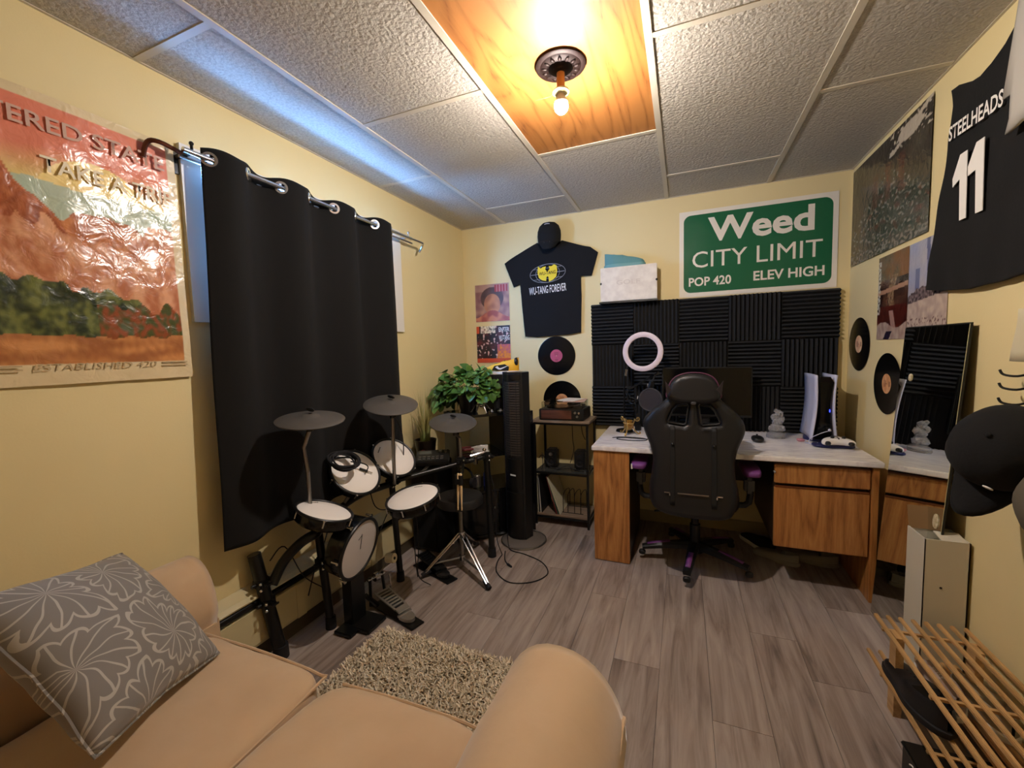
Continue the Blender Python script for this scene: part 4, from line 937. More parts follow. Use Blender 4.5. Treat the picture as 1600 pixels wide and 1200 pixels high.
for k in range(6):
    a = 2 * PI * (k + .5) / 6; p = kc + R @ V((.150 * math.cos(a), .150 * math.sin(a), -.006)); g = G(); g.cyl(p, p - n_ * .03, .005, n=10); g.box(p, (.014, .014, .010), R, bev=.002); g.out('tension_lug', 'chrome', kr)
g = G(); g.box((.250, -1.695, .15), (.055, .095, .28), bev=.004); g.out('tower', 'black_metal', kr)
g = G(); g.box((.30, -1.69, .012), (.16, .13, .02), bev=.004); g.box((.27, -1.775, .012), (.10, .06, .018), bev=.004); g.tube([(.26, -1.63, .10), (.28, -1.57, .02)], .012, 8); g.out('foot_frame', 'black_metal', kr)
def pedal(loc, ang, lab, beater=True):
    r_ = E('drum_pedal', loc, lab, 'pedal', None, (0, 0, ang))
    # local: heel at +x, hinge at origin side
    g = G(); g.box((.155, 0, .006), (.33, .075, .008), bev=.002); g.out('base_plate', 'black_metal', r_, local=True)
    pw = lambda t: .043 - .010 * t + .004 * math.sin(PI * t)
    g = G(); Rp = Matrix.Rotation(.20, 3, 'Y'); o = V((.03, 0, .082))
    for k in range(7):
        x = .012 + .021 * k; g.box(o + Rp @ V((x, 0, .004)), (.011, 2 * pw(x / .2) - .012, .006), Rp)
    for s in (-1, 1): g.prism([o + Rp @ V((0, s * .043, 0)), o + Rp @ V((0, s * .034, 0)), o + Rp @ V((.16, s * .026, 0)), o + Rp @ V((.16, s * .036, 0))], Rp @ V((0, 0, .007)))
    g.box(o + Rp @ V((.175, 0, .003)), (.035, .064, .007), Rp); g.out('footboard', M('brushed_alloy', 'b4aea6', .35, .8) if beater else 'black_metal', r_, local=True, angle=20)
    g = G(); g.box(o + Rp @ V((.085, 0, -.004)), (.165, .058, .004), Rp); g.out('grip_mat', 'rubber', r_, local=True)
    g = G(); q = [V((.23 + .055 * math.cos(a), .032 * math.sin(a), 0)) for a in [-PI / 2 + PI * k / 12 for k in range(13)]]
    g.prism([V((.215, -.032, .014))] + [V((p.x, p.y, .014)) for p in q] + [V((.215, .032, .014))], (0, 0, .016)); g.box((.218, 0, .032), (.012, .075, .010)); g.out('heel_plate', 'brushed_alloy' if beater else 'black_metal', r_, local=True)
    if beater:
        for s in (-1, 1):
            g = G(); g.cyl((.0, s * .045, .01), (-.01, s * .035, .155), .008, n=10); g.out('upright', 'black_metal', r_, local=True)
        g = G(); g.cyl((-.008, -.05, .145), (-.008, .05, .145), .007, n=12); g.cyl((-.008, -.012, .145), (-.008, .012, .145), .022, n=20); g.out('axle', 'chrome', r_, local=True)
        g = G(); g.cyl((-.008, 0, .145), (.055, .045, .235), .0035, n=10); g.out('beater_rod', 'dull_steel', r_, local=True)
        g = G(); c = V((.060, .048, .245)); ax = V((.8, .3, .1)).normalized(); g.cyl(c - ax * .022, c + ax * .022, .024, n=28); o_ = g.out('beater', M('felt_cream', 'dcd0b4', .85), r_, local=True)
        g = G(); g.cyl(c + ax * .0222, c + ax * .0235, .008, n=14); g.out('beater_bolt', 'black_plastic', o_, local=True)
        g = G(); g.tube([(.028, .055, .145), (.035, .055, .10), (.035, .05, .03)], .0045, 8); g.out('spring', 'chrome', r_, local=True)
    return r_
pedal((.255, -1.535, 0), -.28, 'silver bass drum pedal with cream felt beater beside the rug')
pedal((.22, -1.12, 0), -.35, 'black hi-hat foot pedal on the floor left of the throne tripod', False)
# throne
th = E('drum_throne', (.51, -1.08, 0), 'round black drum stool on chrome tripod legs', 'stool')
tcx, tcy = .500, -1.075
g = G(); g.lathe([(.001, .395), (.120, .395), (.136, .405), (.138, .435), (.130, .450), (.10, .455), (.001, .455)], (tcx, tcy, 0), n=48); g.out('seat', M('vinyl_seat', '1d1c1c', .5), th)
g = G(); g.cyl((tcx, tcy, .03), (tcx, tcy, .40), .012, n=16); g.out('centre_post', 'dull_steel', th)
g = G(); g.cyl((tcx, tcy, .38), (tcx, tcy, .398), .045, n=20); g.cyl((tcx, tcy, .19), (tcx, tcy, .23), .018, n=14); g.cyl((tcx, tcy, .055), (tcx, tcy, .085), .018, n=14); g.out('collar', 'chrome', th)
for fx, fy in ((.345, -1.235), (.735, -1.225), (.45, -.80)):
    f = V((fx, fy, .02)); q = (f - V((tcx, tcy, .02))).normalized(); s_ = V((-q.y, q.x, 0))
    for sgn in (-1, 1):
        g = G(); g.tube([V((tcx, tcy, .215)) + s_ * sgn * .014 + q * .015, f + s_ * sgn * .006 + Z * .012], .006, 8); g.out('leg', 'chrome', th)
    g = G(); g.tube([V((tcx, tcy, .07)) + q * .012, V((tcx, tcy, .215)).lerp(f, .74)], .006, 8); g.out('brace', 'dull_steel', th)
    g = G(); g.cyl(f - q * .028 + Z * .018, f + q * .022 - Z * .006, .013, .015, 14); g.out('rubber_foot', 'rubber', th)
# sticks in holder
sh_ = E('stick_holder', (.57, -1.20, .60), 'black stick holder clamped to the right end of the drum rack', 'holder')
g = G(); g.tube([(.50, -1.02, .63), (.55, -1.12, .61), (.572, -1.19, .60)], .008, 8); g.out('holder_arm', 'black_metal', sh_)
for dx in (-.013, .013):
    g = G(); g.lathe([(.011, 0), (.013, 0), (.013, .055), (.011, .055), (.011, 0)], (.577 + dx, -1.212, .565), n=16); g.out('holder_cup', 'black_plastic', sh_)
for i, dx in enumerate((-.011, .013)):
    g = G(); g.lathe([(.001, -.005), (.003, -.004), (.0045, .01), (.0035, .02), (.0072, .10), (.0074, .20), (.006, .205), (.001, .206)], (.577 + dx, -1.215, .425), ((.05 if i == 0 else .01), 0, 1), 14)
    tag(g.out('drumstick', M('hickory', 'ecca98', .5)), 'wooden drumstick hanging tip down in the holder, %s one' % ('left' if i == 0 else 'right'), 'drumstick', 'drumsticks')
g = G(); g.box((.578, -1.214, .585), (.05, .03, .05), bev=.01); g.out('holder_block', 'black_plastic', sh_)
g = G(); g.tube([(.52, -.965, .66), (.56, -.93, .67), (.585, -.90, .675)], .009, 8); g.sph((.585, -.90, .69), .012, 10); g.sph((.53, -.96, .685), .010, 8); g.box((.545, -.945, .63), (.022, .022, .05), bev=.003); g.out('chrome_joint', 'chrome', dr)
# drum sound module
dm = E('drum_module', (.34, -1.08, .64), 'black drum sound module with knobs and small screen behind the snare pad', 'drum module')
Rm = Matrix.Rotation(.5, 3, 'Z') @ Matrix.Rotation(.32, 3, 'X'); mcn = V((.325, -1.075, .665))
g = G(); g.box(mcn, (.20, .13, .035), Rm, bev=.006); g.out('module_body', 'black_plastic', dm)
g = G(); g.box(mcn + Rm @ V((-.045, .030, .0182)), (.07, .035, .001), Rm); g.out('display', M('lcd_grey', '4a4c48', .25), dm, False)
g = G()
for i in range(6):
    for j in range(2): g.box(mcn + Rm @ V((-.075 + .026 * i, -.018 - .022 * j, .019)), (.016, .010, .004), Rm)
tag(g.out('buttons', M('button_grey', '55524e', .5), dm, False), kind='stuff')
for i in range(2):
    g = G(); q = mcn + Rm @ V((.045 + .03 * i, .030, .018)); g.cyl(q, q + Rm @ V((0, 0, .014)), .010, n=16); g.out('knob', 'dull_steel', dm)
g = G(); g.tube([mcn - Z * .02, (.30, -1.15, .60), (.28, -1.24, .585)], .008, 8); g.out('mount_arm', 'dull_steel', dm)
# kit cables
kcb = dr
for pts in (([(.20, -1.50, .64), (.22, -1.48, .50), (.24, -1.40, .46), (.24, -1.32, .52)]), ([(.15, -1.72, .50), (.12, -1.73, .40), (.10, -1.78, .28), (.13, -1.85, .20)]), ([(.46, -1.46, .52), (.44, -1.42, .30), (.40, -1.38, .10), (.42, -1.30, .005)]), ([(.43, -1.44, .52), (.40, -1.40, .28), (.33, -1.30, .10), (.30, -1.25, .005)]), ([(.22, -1.32, .50), (.19, -1.45, .30), (.24, -1.60, .26)]), ([(.205, -1.30, 1.0), (.245, -1.26, .86), (.24, -1.25, .70), (.22, -1.30, .60)]), ([(.59, -.88, .60), (.63, -.86, .40), (.62, -.84, .12), (.66, -.85, .006)]), ([(.07, -1.98, .42), (.09, -1.92, .46), (.12, -1.86, .30), (.17, -1.80, .22)])):
    g = G(); g.tube(pts, .0028, 6, smooth=6); g.out('cable', 'rubber', kcb)
fcb = E('floor_cable', (.85, -.95, 0), 'long black cable looping on the floor in front of the tower fan', 'cable')
fc = [(.60, -.62, .04), (.66, -.74, .012), (.70, -.78, .004), (.80, -.80, .004), (.93, -.86, .004), (1.00, -.97, .004), (.95, -1.08, .004), (.83, -1.13, .004), (.72, -1.06, .004), (.67, -.95, .004), (.66, -.85, .004)]
g = G(); g.tube(fc, .0034, 6, smooth=6); g.out('cable', 'rubber', fcb)
g = G(); g.tube([(.66, -.80, .004), (.70, -.90, .004), (.75, -.96, .004)], .0034, 6, smooth=5); g.cyl((.745, -.955, .007), (.775, -.975, .007), .008, .006, 10); g.out('plug_end', 'rubber', fcb)

# ------------------------------------------------------------------ tower fan
tf = E('tower_fan', (.70, -.57, 0), 'tall black tower fan with silver edges in front of the shelf unit', 'fan')
fx, fy = .695, -.575
g = G(); g.lathe([(.001, .030), (.08, .028), (.135, .018), (.152, .008), (.152, 0), (.001, 0)], (fx + .02, fy - .03, 0), n=48); g.out('base', M('smoked_base', '6a625c', .2), tf)
g = G(); g.ring((fx + .02, fy - .03, .006), (0, 0, 1), .151, .006, 60, 8); g.out('base_trim', 'dull_steel', tf)
A = math.radians(-18); RF = Matrix.Rotation(A, 3, 'Z'); F = lambda x, y, z: V((fx, fy, 0)) + RF @ V((x, y, z))
prof = [(-.080, -.055), (-.045, -.082), (0, -.090), (.045, -.082), (.080, -.055), (.078, .02), (.045, .055), (-.045, .055), (-.078, .02)]
g = G(); vs = g.rows([[F(a, b, z) for a, b in prof] for z in (.022, 1.145, 1.152)], False, True); g.b.faces.new(vs[-1]); g.out('housing', 'black_plastic', tf)
for s in (-1,):
    g = G(); g.prism([F(s * .079, -.066, .03), F(s * .091, -.055, .03), F(s * .091, -.01, .03), F(s * .086, -.01, .03)], (0, 0, 1.125)); g.out('side_trim', M('blue_silver', '6a7088', .3, .8), tf, False)
sl_m = M('slat_black', '3a332c', .4)
g0 = G(); g0.prism([F(-.066, -.074, 0), F(0, -.098, 0), F(.066, -.074, 0), F(.064, -.070, 0), F(0, -.093, 0), F(-.064, -.070, 0)], (0, 0, .010))
sl = g0.out('louvre_slat', sl_m, tf, False); z = .60
sl.location.z += .60
for k in range(1, 30):
    o = sl.copy(); COL.objects.link(o); o.location.z += .0165 * k
g = G()
for x in (-.035, 0, .035): g.box(F(x, -.096 + abs(x) * .45, .84), (.004, .004, .50), RF)
g.out('louvre_bar', sl_m, tf, False)
for z0, z1 in ((.035, .345), (.375, .575), (1.105, 1.14)):
    g = G(); n = 12; pts = [F(-.070 + .14 * k / n, -.070 - .027 * math.sin(PI * k / n), z0) for k in range(n + 1)] + [F(.070 - .14 * k / n, -.062 - .027 * math.sin(PI * k / n), z0) for k in range(n + 1)]
    g.prism(pts, (0, 0, z1 - z0)); g.out('front_panel', M('panel_black', '131211', .28), tf, angle=50)
g = G()
for k in range(6): g.box(F(-.006 + .008 * k, -.0985, .470), (.0055, .002, .010), RF)
g.out('brand_mark', 'white_print', tf, False)

# ------------------------------------------------------------------ black shelf unit and what stands on it
su = E('shelf_unit', (.34, -.82, 0), 'black open corner shelf unit behind the drums and tower fan', 'shelf', rot=(0, 0, PI / 4))
SL, SD = .566, .32
for x in (SL - .012, .012):
    g = G(); g.box((x, SD / 2, .435), (.022, SD, .87)); g.out('side_panel', 'gloss_black' if x > .3 else 'black_plastic', su, False, local=True)
for z in (.865, .585, .34, .03):
    g = G(); g.box((SL / 2, SD / 2, z), (SL - .046, SD, .018)); g.out('shelf_board', 'gloss_black', su, False, local=True)
g = G(); g.box((SL * .62, SD / 2, .725), (.016, SD - .02, .26)); g.out('divider', 'black_plastic', su, False, local=True)
for x in (.155, .415):
    g = G(); g.box((x, .008, .185), (.25, .016, .285), bev=.002); dd_ = g.out('door', 'gloss_black', su, local=True)
    g = G(); g.sph((x + .10, -.006, .22), .008, 8); g.out('knob', 'dull_steel', dd_, local=True)
bs = E('black_speaker', (.50, -.38, .875), 'tall black speaker box on the shelf unit behind the tower fan', 'speaker')
g = G(); g.box((.50, -.37, 1.002), (.23, .20, .252), Matrix.Rotation(PI / 4, 3, 'Z'), bev=.006); g.out('cabinet', 'black_plastic', bs)
g = G(); g.box((.573, -.443, 1.002), (.21, .008, .232), Matrix.Rotation(PI / 4, 3, 'Z'), bev=.003); g.out('grille', M('grille_cloth', '0f0f10', .9), bs)
for nm, xx, yy, an, lab in (('a', .515, -.43, .25, 'yellow and black sneaker with white check on speaker, front one'), ('b', .47, -.31, .35, 'yellow and black sneaker on speaker, rear one of the pair')):
    s_ = shoe('yellow_sneaker', (xx, yy, 1.130), .25, PI + an, 'sneaker_yellow', 'cream_rubber', lab, lace_m='black_plastic', h=.125, group=None)
    for sd in (1, -1):
        g = G(); sw_ = [(-.045, .052), (-.02, .036), (.0, .034), (.075, .066), (.0, .045), (-.012, .046), (-.025, .06)]
        g.prism([V((-a, sd * .0465, b + .0)) for a, b in [(-.065, .030), (.055, .026), (.06, .05), (.03, .072), (-.045, .062)]], (0, sd * .0015, 0)); g.out('side_panel', 'black_plastic', s_, False, local=True)
        g = G(); g.prism([V((-a * .9, sd * .0490, b)) for a, b in sw_], (0, sd * .0012, 0)); g.out('white_check', 'sneaker_white', s_, False, local=True)
    g = G(); g.sup((-.105, 0, .085), (.016, .030, .03), 2.5, 4); g.out('heel_tab', 'black_plastic', s_, local=True)
# silver ornament on the unit
so = E('silver_ornament', (.43, -.62, .875), 'small silver spider shaped ornament on the shelf unit under the plant', 'ornament')
g = G(); g.sph((.43, -.61, .925), .016, 12, (1, 1, .8)); g.cyl((.43, -.61, .93), (.43, -.61, .975), .005, .002, 10); g.out('body', 'chrome', so)
for k in range(6):
    a = k * PI / 3 + .3; g = G(); g.tube([(.43, -.61, .925), (.43 + .035 * math.cos(a), -.61 + .035 * math.sin(a), .930), (.43 + .075 * math.cos(a), -.61 + .05 * math.sin(a), .878)], .004, 6, smooth=4); g.out('leg', 'chrome', so)
for i, (x, y, lab) in enumerate(((.50, -.60, 'left'), (.55, -.56, 'right'))):
    g = G(); g.lathe([(.001, 0), (.018, 0), (.02, .008), (.012, .018), (.014, .026), (.001, .028)], (x, y, .874), n=16); tag(g.out('silver_cup', 'chrome'), 'tiny silver cup beside the spider ornament, %s one' % lab, 'cup', 'silver cups')
# pothos
pp = E('pothos_plant', (.30, -.56, .875), 'bushy green pothos with broad leaves in dark pot on the shelf unit', 'plant')
g = G(); g.lathe([(.001, 0), (.055, 0), (.075, .10), (.080, .12), (.074, .12), (.068, .10), (.001, .10)], (.30, -.56, .875), n=28); g.out('pot', M('dark_glaze', '1e1a1a', .3), pp)
M('leaf_a', '466c2c', .4, col2='5f8638', ns=30); M('leaf_b', '34562a', .4, col2='4a702e', ns=30); M('leaf_c', '86a458', .4, col2='5f8638', ns=30)
def leaf_mesh(L):
    g = G(); rows = []
    for i in range(6):
        t_ = i / 5; w = L * .46 * math.sin(PI * min(1, t_ * .93 + .07)) ** .75 * (1.15 - .45 * t_); zc = -L * .18 * t_ * t_
        if t_ == 1: w = .0015
        rows.append([V((L * t_, s * w, zc + abs(s) * w * .30 - .02 * L * (abs(s) > .9))) for s in (-1, -.5, 0, .5, 1)])
    g.rows(rows); return g
def proto_leaf(L, m_, parent): return leaf_mesh(L).out('leaf', m_, parent, local=True, angle=180)
rng = random.Random(11); lp = [proto_leaf(.060, 'leaf_a', pp), proto_leaf(.068, 'leaf_b', pp), proto_leaf(.054, 'leaf_c', pp)]; used = [0, 0, 0]
stems = []
pot_c = V((.30, -.56, .985))
for k in range(330):
    a = rng.uniform(0, 2 * PI); el = rng.uniform(-.15, 1) ; rad = rng.uniform(.55, 1) ** .5
    d = V((math.cos(a) * math.cos(el), math.sin(a) * math.cos(el), math.sin(el)))
    p = V((.275 + d.x * .235 * rad + d.y * .03, -.56 + d.y * .15 * rad, 1.005 + d.z * .20 * rad + (-.07 if d.x < -.5 else 0)))
    if p.x < .03 or p.z < .885 or p.y > -.035: continue
    if p.x - p.y * .0 > .40 and p.y > -.50: continue
    if p.x > .36 and p.z < .97: continue
    i = rng.choice((0, 0, 1, 1, 1, 2)); o = lp[i] if not used[i] else lp[i].copy()
    if used[i]: COL.objects.link(o)
    used[i] = 1
    o.location = p - pp.location; sc_ = rng.uniform(.75, 1.2); o.scale = (sc_,) * 3
    out = (p - pot_c).normalized(); out = (out * .7 + V((0, -.45, -.45)) + V([rng.uniform(-.5, .5) for _ in range(3)])).normalized()
    up_ = (V((rng.uniform(-.5, .5), -.6 + rng.uniform(-.5, .5), .8))); yv = up_.cross(out).normalized(); zv = out.cross(yv)
    o.rotation_euler = Matrix((out, yv, zv)).transposed().to_euler()
    if k % 6 == 0:
        mid = pot_c.lerp(p, .5) + Z * .03; stems.append([pot_c - Z * .03, mid, p])
g = G()
for s_ in stems: g.tube(s_, .002, 5, smooth=4)
tag(g.out('stems', M('stem_green', '5a7a3a', .5), pp), kind='stuff')
# things on the middle shelf
wsn = shoe('sneaker', (.41, -.62, .595), .17, 2.8, 'sneaker_white', 'sneaker_white', 'small white sneaker on the middle shelf of the black unit', h=.07)
rbs = E('red_cable_bundle', (.32, -.66, .6), 'small bundle of dark red cord on the middle shelf left of the sneaker', 'cord')
g = G(); g.tube([(.32 + .045 * math.cos(k * .9), -.66 + .03 * math.sin(k * 1.1), .603 + .0022 * k) for k in range(14)], .006, 6, smooth=4); g.out('cord', M('dark_red', '6a2a28', .6), rbs)
for i, (x, y, m_, h_, lab) in enumerate(((.44, -.58, 'blue_tin', .09, 'blue tin on the lower shelf'), (.38, -.62, 'dull_steel', .08, 'silver tin on the lower shelf'), (.56, -.47, 'brass', .10, 'golden can on the lower shelf beside the fan'), (.61, -.44, 'dark_red', .07, 'dark red can on the lower shelf beside the fan'))):
    if m_ == 'blue_tin': M('blue_tin', '1f2a7a', .4)
    r_ = E('tin_can', (x, y, .349), lab, 'can', 'cans on the lower shelf'); g = G(); g.cyl((x, y, .349), (x, y, .349 + h_), .026, n=24); g.out('body', m_, r_); g = G(); g.ring((x, y, .349 + h_), (0, 0, 1), .0255, .0018, 24, 6); g.out('rim', 'chrome', r_)
hp_ = E('headphones', (.30, -.66, .35), 'black headphones leaning on the lower shelf behind the stool', 'headphones')
g = G(); g.tube([(.31 + .07 * math.cos(a), -.68, .42 + .075 * math.sin(a)) for a in [PI * k / 12 for k in range(13)]], .008, 8); g.out('headband', 'black_plastic', hp_)
for s in (-1, 1):
    g = G(); g.cyl((.31 + s * .07 - .012, -.68, .395), (.31 + s * .07 + .012, -.68, .395), .036, n=20); g.out('ear_cup', 'rubber', hp_)
# amp cabinet in the corner with the grass plant
am = E('black_cabinet', (.17, -.87, 0), 'black speaker cabinet in the corner below the grassy plant', 'speaker')
g = G(); g.box((.17, -.865, .30), (.20, .20, .58), bev=.006); g.out('cabinet', 'black_plastic', am)
g = G(); g.box((.17, -.969, .30), (.17, .008, .54), bev=.002); g.out('grille', 'grille_cloth', am)
for x in (.09, .25):
    for y in (-.94, -.79): g = G(); g.cyl((x, y, 0), (x, y, .012), .012); g.out('foot', 'rubber', am)
gp = E('grass_plant', (.13, -.86, .592), 'spiky green grass plant in a dark pot in the corner', 'plant')
g = G(); g.lathe([(.001, 0), (.055, 0), (.070, .11), (.074, .13), (.068, .13), (.064, .11), (.001, .11)], (.13, -.86, .592), n=28); g.out('pot', M('dark_pot', '241814', .3), gp)
g = G(); g.sup((.155, -.924, .65), (.022, .004, .018), 2.2, 3); g.out('red_motif', M('ember_red', '9a4030', .5), gp)
M('blade', '7f8a4c', .6, col2='b8a868', ns=6); rng = random.Random(4)
for k in range(90):
    a = rng.uniform(0, 2 * PI); r0 = rng.uniform(0, .04); L = rng.uniform(.20, .40); sp = rng.uniform(.02, .15)
    b0 = V((.13 + r0 * math.cos(a), -.86 + r0 * math.sin(a), .70)); d = V((math.cos(a), math.sin(a), 0)); q = V((-d.y, d.x, 0))
    g = G(); g.rows([[V((max(.012, p.x), p.y, p.z)) for p in (c - q * w, c + q * w)] for c, w in [(b0 + d * sp * t_ ** 1.8 + Z * (L * t_ - (sp * .6) * t_ ** 3), .0040 * (1.02 - t_)) for t_ in (0, .2, .4, .6, .8, 1)]])
    g.out('blade', 'blade', gp, doubles=False)

# ------------------------------------------------------------------ loveseat
sf = E('loveseat', (.80, -2.75, 0), 'tan suede loveseat with rolled arms in the foreground', 'sofa')
def roll_arm(xc, hw, name, ytop=.635, yf=-2.275, xi=1):
    rows = []; n = 36
    for i in range(29):
        t_ = i / 28
        if t_ < .3: a = t_ / .3 * PI / 2; y = yf - .055 * (1 - math.sin(a)); k = 1 - .30 * (1 - math.sin(a)) ** 1.0 - .10 * math.cos(a)
        else: y = yf - (t_ - .3) / .7 * .85; k = 1
        r = []
        for j in range(n):
            a = 2 * PI * j / n - PI / 2; c_, s_ = math.cos(a), math.sin(a)
            x = hw * abs(c_) ** .9 * (1 if c_ >= 0 else -1); z = .172 * s_
            if s_ < -.1: x *= .92
            wr = .004 * nz(x * 4 + xc, y * 3, 2.2, 40) + .004 * math.sin(y * 26 + x * 9 + 3 * nz(x, y, 4, 3)) * max(0, s_) * (xc > 1)
            r.append(V((xc + x * (k + wr * 3), y, ytop - .172 + z * k + wr)))
        rows.append(r)
    g = G(); vs = g.rows(rows, False, True)
    c = V((xc, yf - .012, ytop - .172)); cv = g.b.verts.new(V((xc, yf - .050, ytop - .172)))
    for j in range(n): g.b.faces.new((vs[0][j], vs[0][(j + 1) % n], cv))
    return g.out(name, 'suede', sf, angle=180)
roll_arm(.180, .112, 'rolled_arm', yf=-2.335); roll_arm(1.47, .146, 'rolled_arm', ytop=.628, yf=-2.33)
for xc, x0, x1 in ((.17, .08, .285), (1.46, 1.335, 1.59)):
    g = G(); g.box(((x0 + x1) / 2, -2.74, .24), (x1 - x0, .84, .40), bev=.02); g.out('arm_panel', 'suede', sf)
g = G(); g.tube([(1.607, -2.33 - .02 * k, .50 - .002 * k + .010 * math.sin(k * 1.3)) for k in range(3)] + [(1.607, -2.5, .47), (1.607, -2.8, .46), (1.607, -3.1, .46)], .006, 6); g.out('piping', 'suede', sf)
def seat_cushion(x0, x1, seed):
    c = V(((x0 + x1) / 2, -2.75, .365))
    g = G(); g.sup(c, ((x1 - x0) / 2 - .002, .355, .088), 7.5, 22, disp=lambda p: V((p.x, p.y, p.z + (.018 * max(0, 1 - (p.x / .28) ** 2) * (1 - (p.y / .36) ** 2) + .007 * nz(p.x, p.y, 5, seed) + .003 * nz(p.x, p.y, 14, seed)) * (p.z > 0))))
    o = g.out('seat_cushion', 'suede', sf, angle=180)
    g = G(); hx, hy = (x1 - x0) / 2 - .012, .345
    g.tube([c + V((a, b, .070 + .004 * math.sin(a * 40))) for a, b in [(-hx + .03, hy), (0, hy + .007), (hx - .03, hy), (hx - .004, hy - .03), (hx + .004, 0), (hx - .004, -hy)]], .004, 6, smooth=8); g.out('cushion_piping', 'suede', o)
seat_cushion(.29, .848, 50); seat_cushion(.852, 1.33, 60)
g = G(); g.box((.815, -2.74, .17), (1.0, .80, .24), bev=.02); g.out('base', 'suede', sf)
for x0, x1, sd in ((.36, .81, 70), (.82, 1.29, 80)):
    g = G(); g.sup(((x0 + x1) / 2, -3.10, .62), ((x1 - x0) / 2, .09, .20), 4, 12); g.out('back_cushion', 'suede', sf)
g = G(); g.box((.83, -3.24, .42), (1.50, .14, .70), bev=.04); g.out('back_frame', 'suede', sf)
for x in (.14, 1.56):
    for y in (-2.40, -3.2): g = G(); g.cyl((x, y, 0), (x, y, .05), .02, .026); g.out('foot', 'walnut', sf)

# floral throw pillow
pw = E('floral_pillow', (.22, -2.62, .62), 'grey pillow with pale flower line pattern leaning on sofa arm', 'pillow')
ex = V((.25, .07, -.27)).normalized(); ey = V((.24, -.28, .0)); ey = (ey - ex * ey.dot(ex)).normalized()
pn_ = ex.cross(ey)
if pn_.z < 0: ey = -ey; pn_ = -pn_
PR = Matrix((ex, ey, pn_)).transposed()
pw.location = PILL = V((.465, -2.680, .650)); pw.rotation_euler = PR.to_euler()
g = G()
def pil(p):
    a, b = p.x / .20, p.y / .20
    th = max(0, (1 - a * a) * (1 - b * b)) ** .42
    z = (1 if p.z > 0 else -1) * .075 * th + .006 * nz(a, b, 2.5, 5)
    pin = 1 - .07 * (1 - abs(a)) ** 1 * abs(b) - .0
    pin2 = 1 - .07 * (1 - abs(b)) * abs(a)
    return V((p.x * pin2, p.y * pin, z))
r0 = [[None] * 41 for _ in range(41)]
for sgn in (1, -1):
    g.rows([[pil(V(((-1 + i / 20) * .20, (-1 + j / 20) * .20, sgn))) for j in range(41)] for i in range(41)])
bmesh.ops.remove_doubles(g.b, verts=g.b.verts, dist=.0008)
g.out('cover', 'floral', pw, local=True, angle=180)
g = G(); e_ = []
for k in range(160):
    t_ = k / 160 * 4; s_ = int(t_); f = -1 + 2 * (t_ - s_); a, b = [(f, -1), (1, f), (-f, 1), (-1, -f)][s_]
    e_.append(pil(V((a * .20, b * .20, 1))))
g.tube(e_, .0032, 5, True); g.out('seam_cord', 'floral', pw, local=True)

# ------------------------------------------------------------------ shaggy rug
rg = E('shag_rug', (.9, -2.0, 0), 'beige shaggy rug on the floor between sofa and drum pedal', 'rug')
rx0, rx1, ry0, ry1 = .44, 1.30, -2.42, -1.715
g = G(); g.box(((rx0 + rx1) / 2, (ry0 + ry1) / 2, .006), (rx1 - rx0, ry1 - ry0, .012)); g.out('backing', M('rug_base', 'b8a486', .9), rg, False)
rn = np.random.RandomState(2); N = 26000
bx_ = rn.uniform(rx0, rx1, N); by_ = rn.uniform(ry0, ry1, N); an = rn.uniform(0, 2 * PI, N); ln = rn.uniform(.012, .026, N); hh = rn.uniform(.018, .034, N); wa = rn.uniform(0, 2 * PI, N)
dx, dy = np.cos(an), np.sin(an); wx, wy = -dy * .0028, dx * .0028
vs = np.zeros((N, 6, 3))
for k, (f, zf, wf) in enumerate(((0, 0, 1), (.45, .75, 1.1), (1, 1, .5))):
    for s_, q in ((-1, 0), (1, 1)):
        vs[:, 2 * k + q, 0] = bx_ + dx * ln * f + s_ * wx * wf; vs[:, 2 * k + q, 1] = by_ + dy * ln * f + s_ * wy * wf; vs[:, 2 * k + q, 2] = .010 + hh * zf
vs = vs.reshape(-1, 3); base = np.arange(N)[:, None] * 6
fc_ = np.concatenate([base + np.array([[0, 1, 3, 2]]), base + np.array([[2, 3, 5, 4]])]).tolist()
me = bpy.data.meshes.new('pile'); me.from_pydata(vs.tolist(), [], fc_)
pm = NT('rug_pile'); oi = pm.n('ShaderNodeNewGeometry')
pm.set('Base Color', pm.ramp(oi.outputs['Random Per Island'], [(0, 'b09c80'), (.5, 'd6c6aa'), (1, 'eee2cb')])); pm.set('Roughness', .9); MC['rug_pile'] = pm.m
link('pile', me, 'rug_pile', rg, False, kind='stuff')

# ------------------------------------------------------------------ right wall
def sidefr(y, z, x=W - .006): return ((x, y, z), -Y, Z)      # u runs towards the camera
def team(u, v):
    n, n2, n3 = nz(u, v, 4, 51), nz(u, v, 16, 52), nz(u, v, 40, 53); c = mixc((.17, .15, .13), (.30, .27, .22), .4 + n)
    if v > .80 and u > .55:
        if abs((v - .8) - (u - .55) * .45) < .02 or ((u - .78) * 6) ** 2 + ((v - .90) * 12) ** 2 < .6 or n3 > .25: c = (.75, .70, .62)
    m_ = .5 - abs(u - .52) * .9
    if v < .30 + m_ * .9 and v > .10 and n2 > -.05 - m_ * .4:
        c = mixc((.12, .15, .12), (.50, .47, .42), .25 + n3 * 1.8)
        if n2 > .34: c = (.34, .19, .15)
    if .45 < v < .78 and abs(u - .5) < .25 and math.sin(u * 38) > .2: c = mixc((.40, .22, .17), (.24, .16, .13), .5 + n3)
    if v < .10 and n3 > .05: c = (.48, .45, .40)
    return c
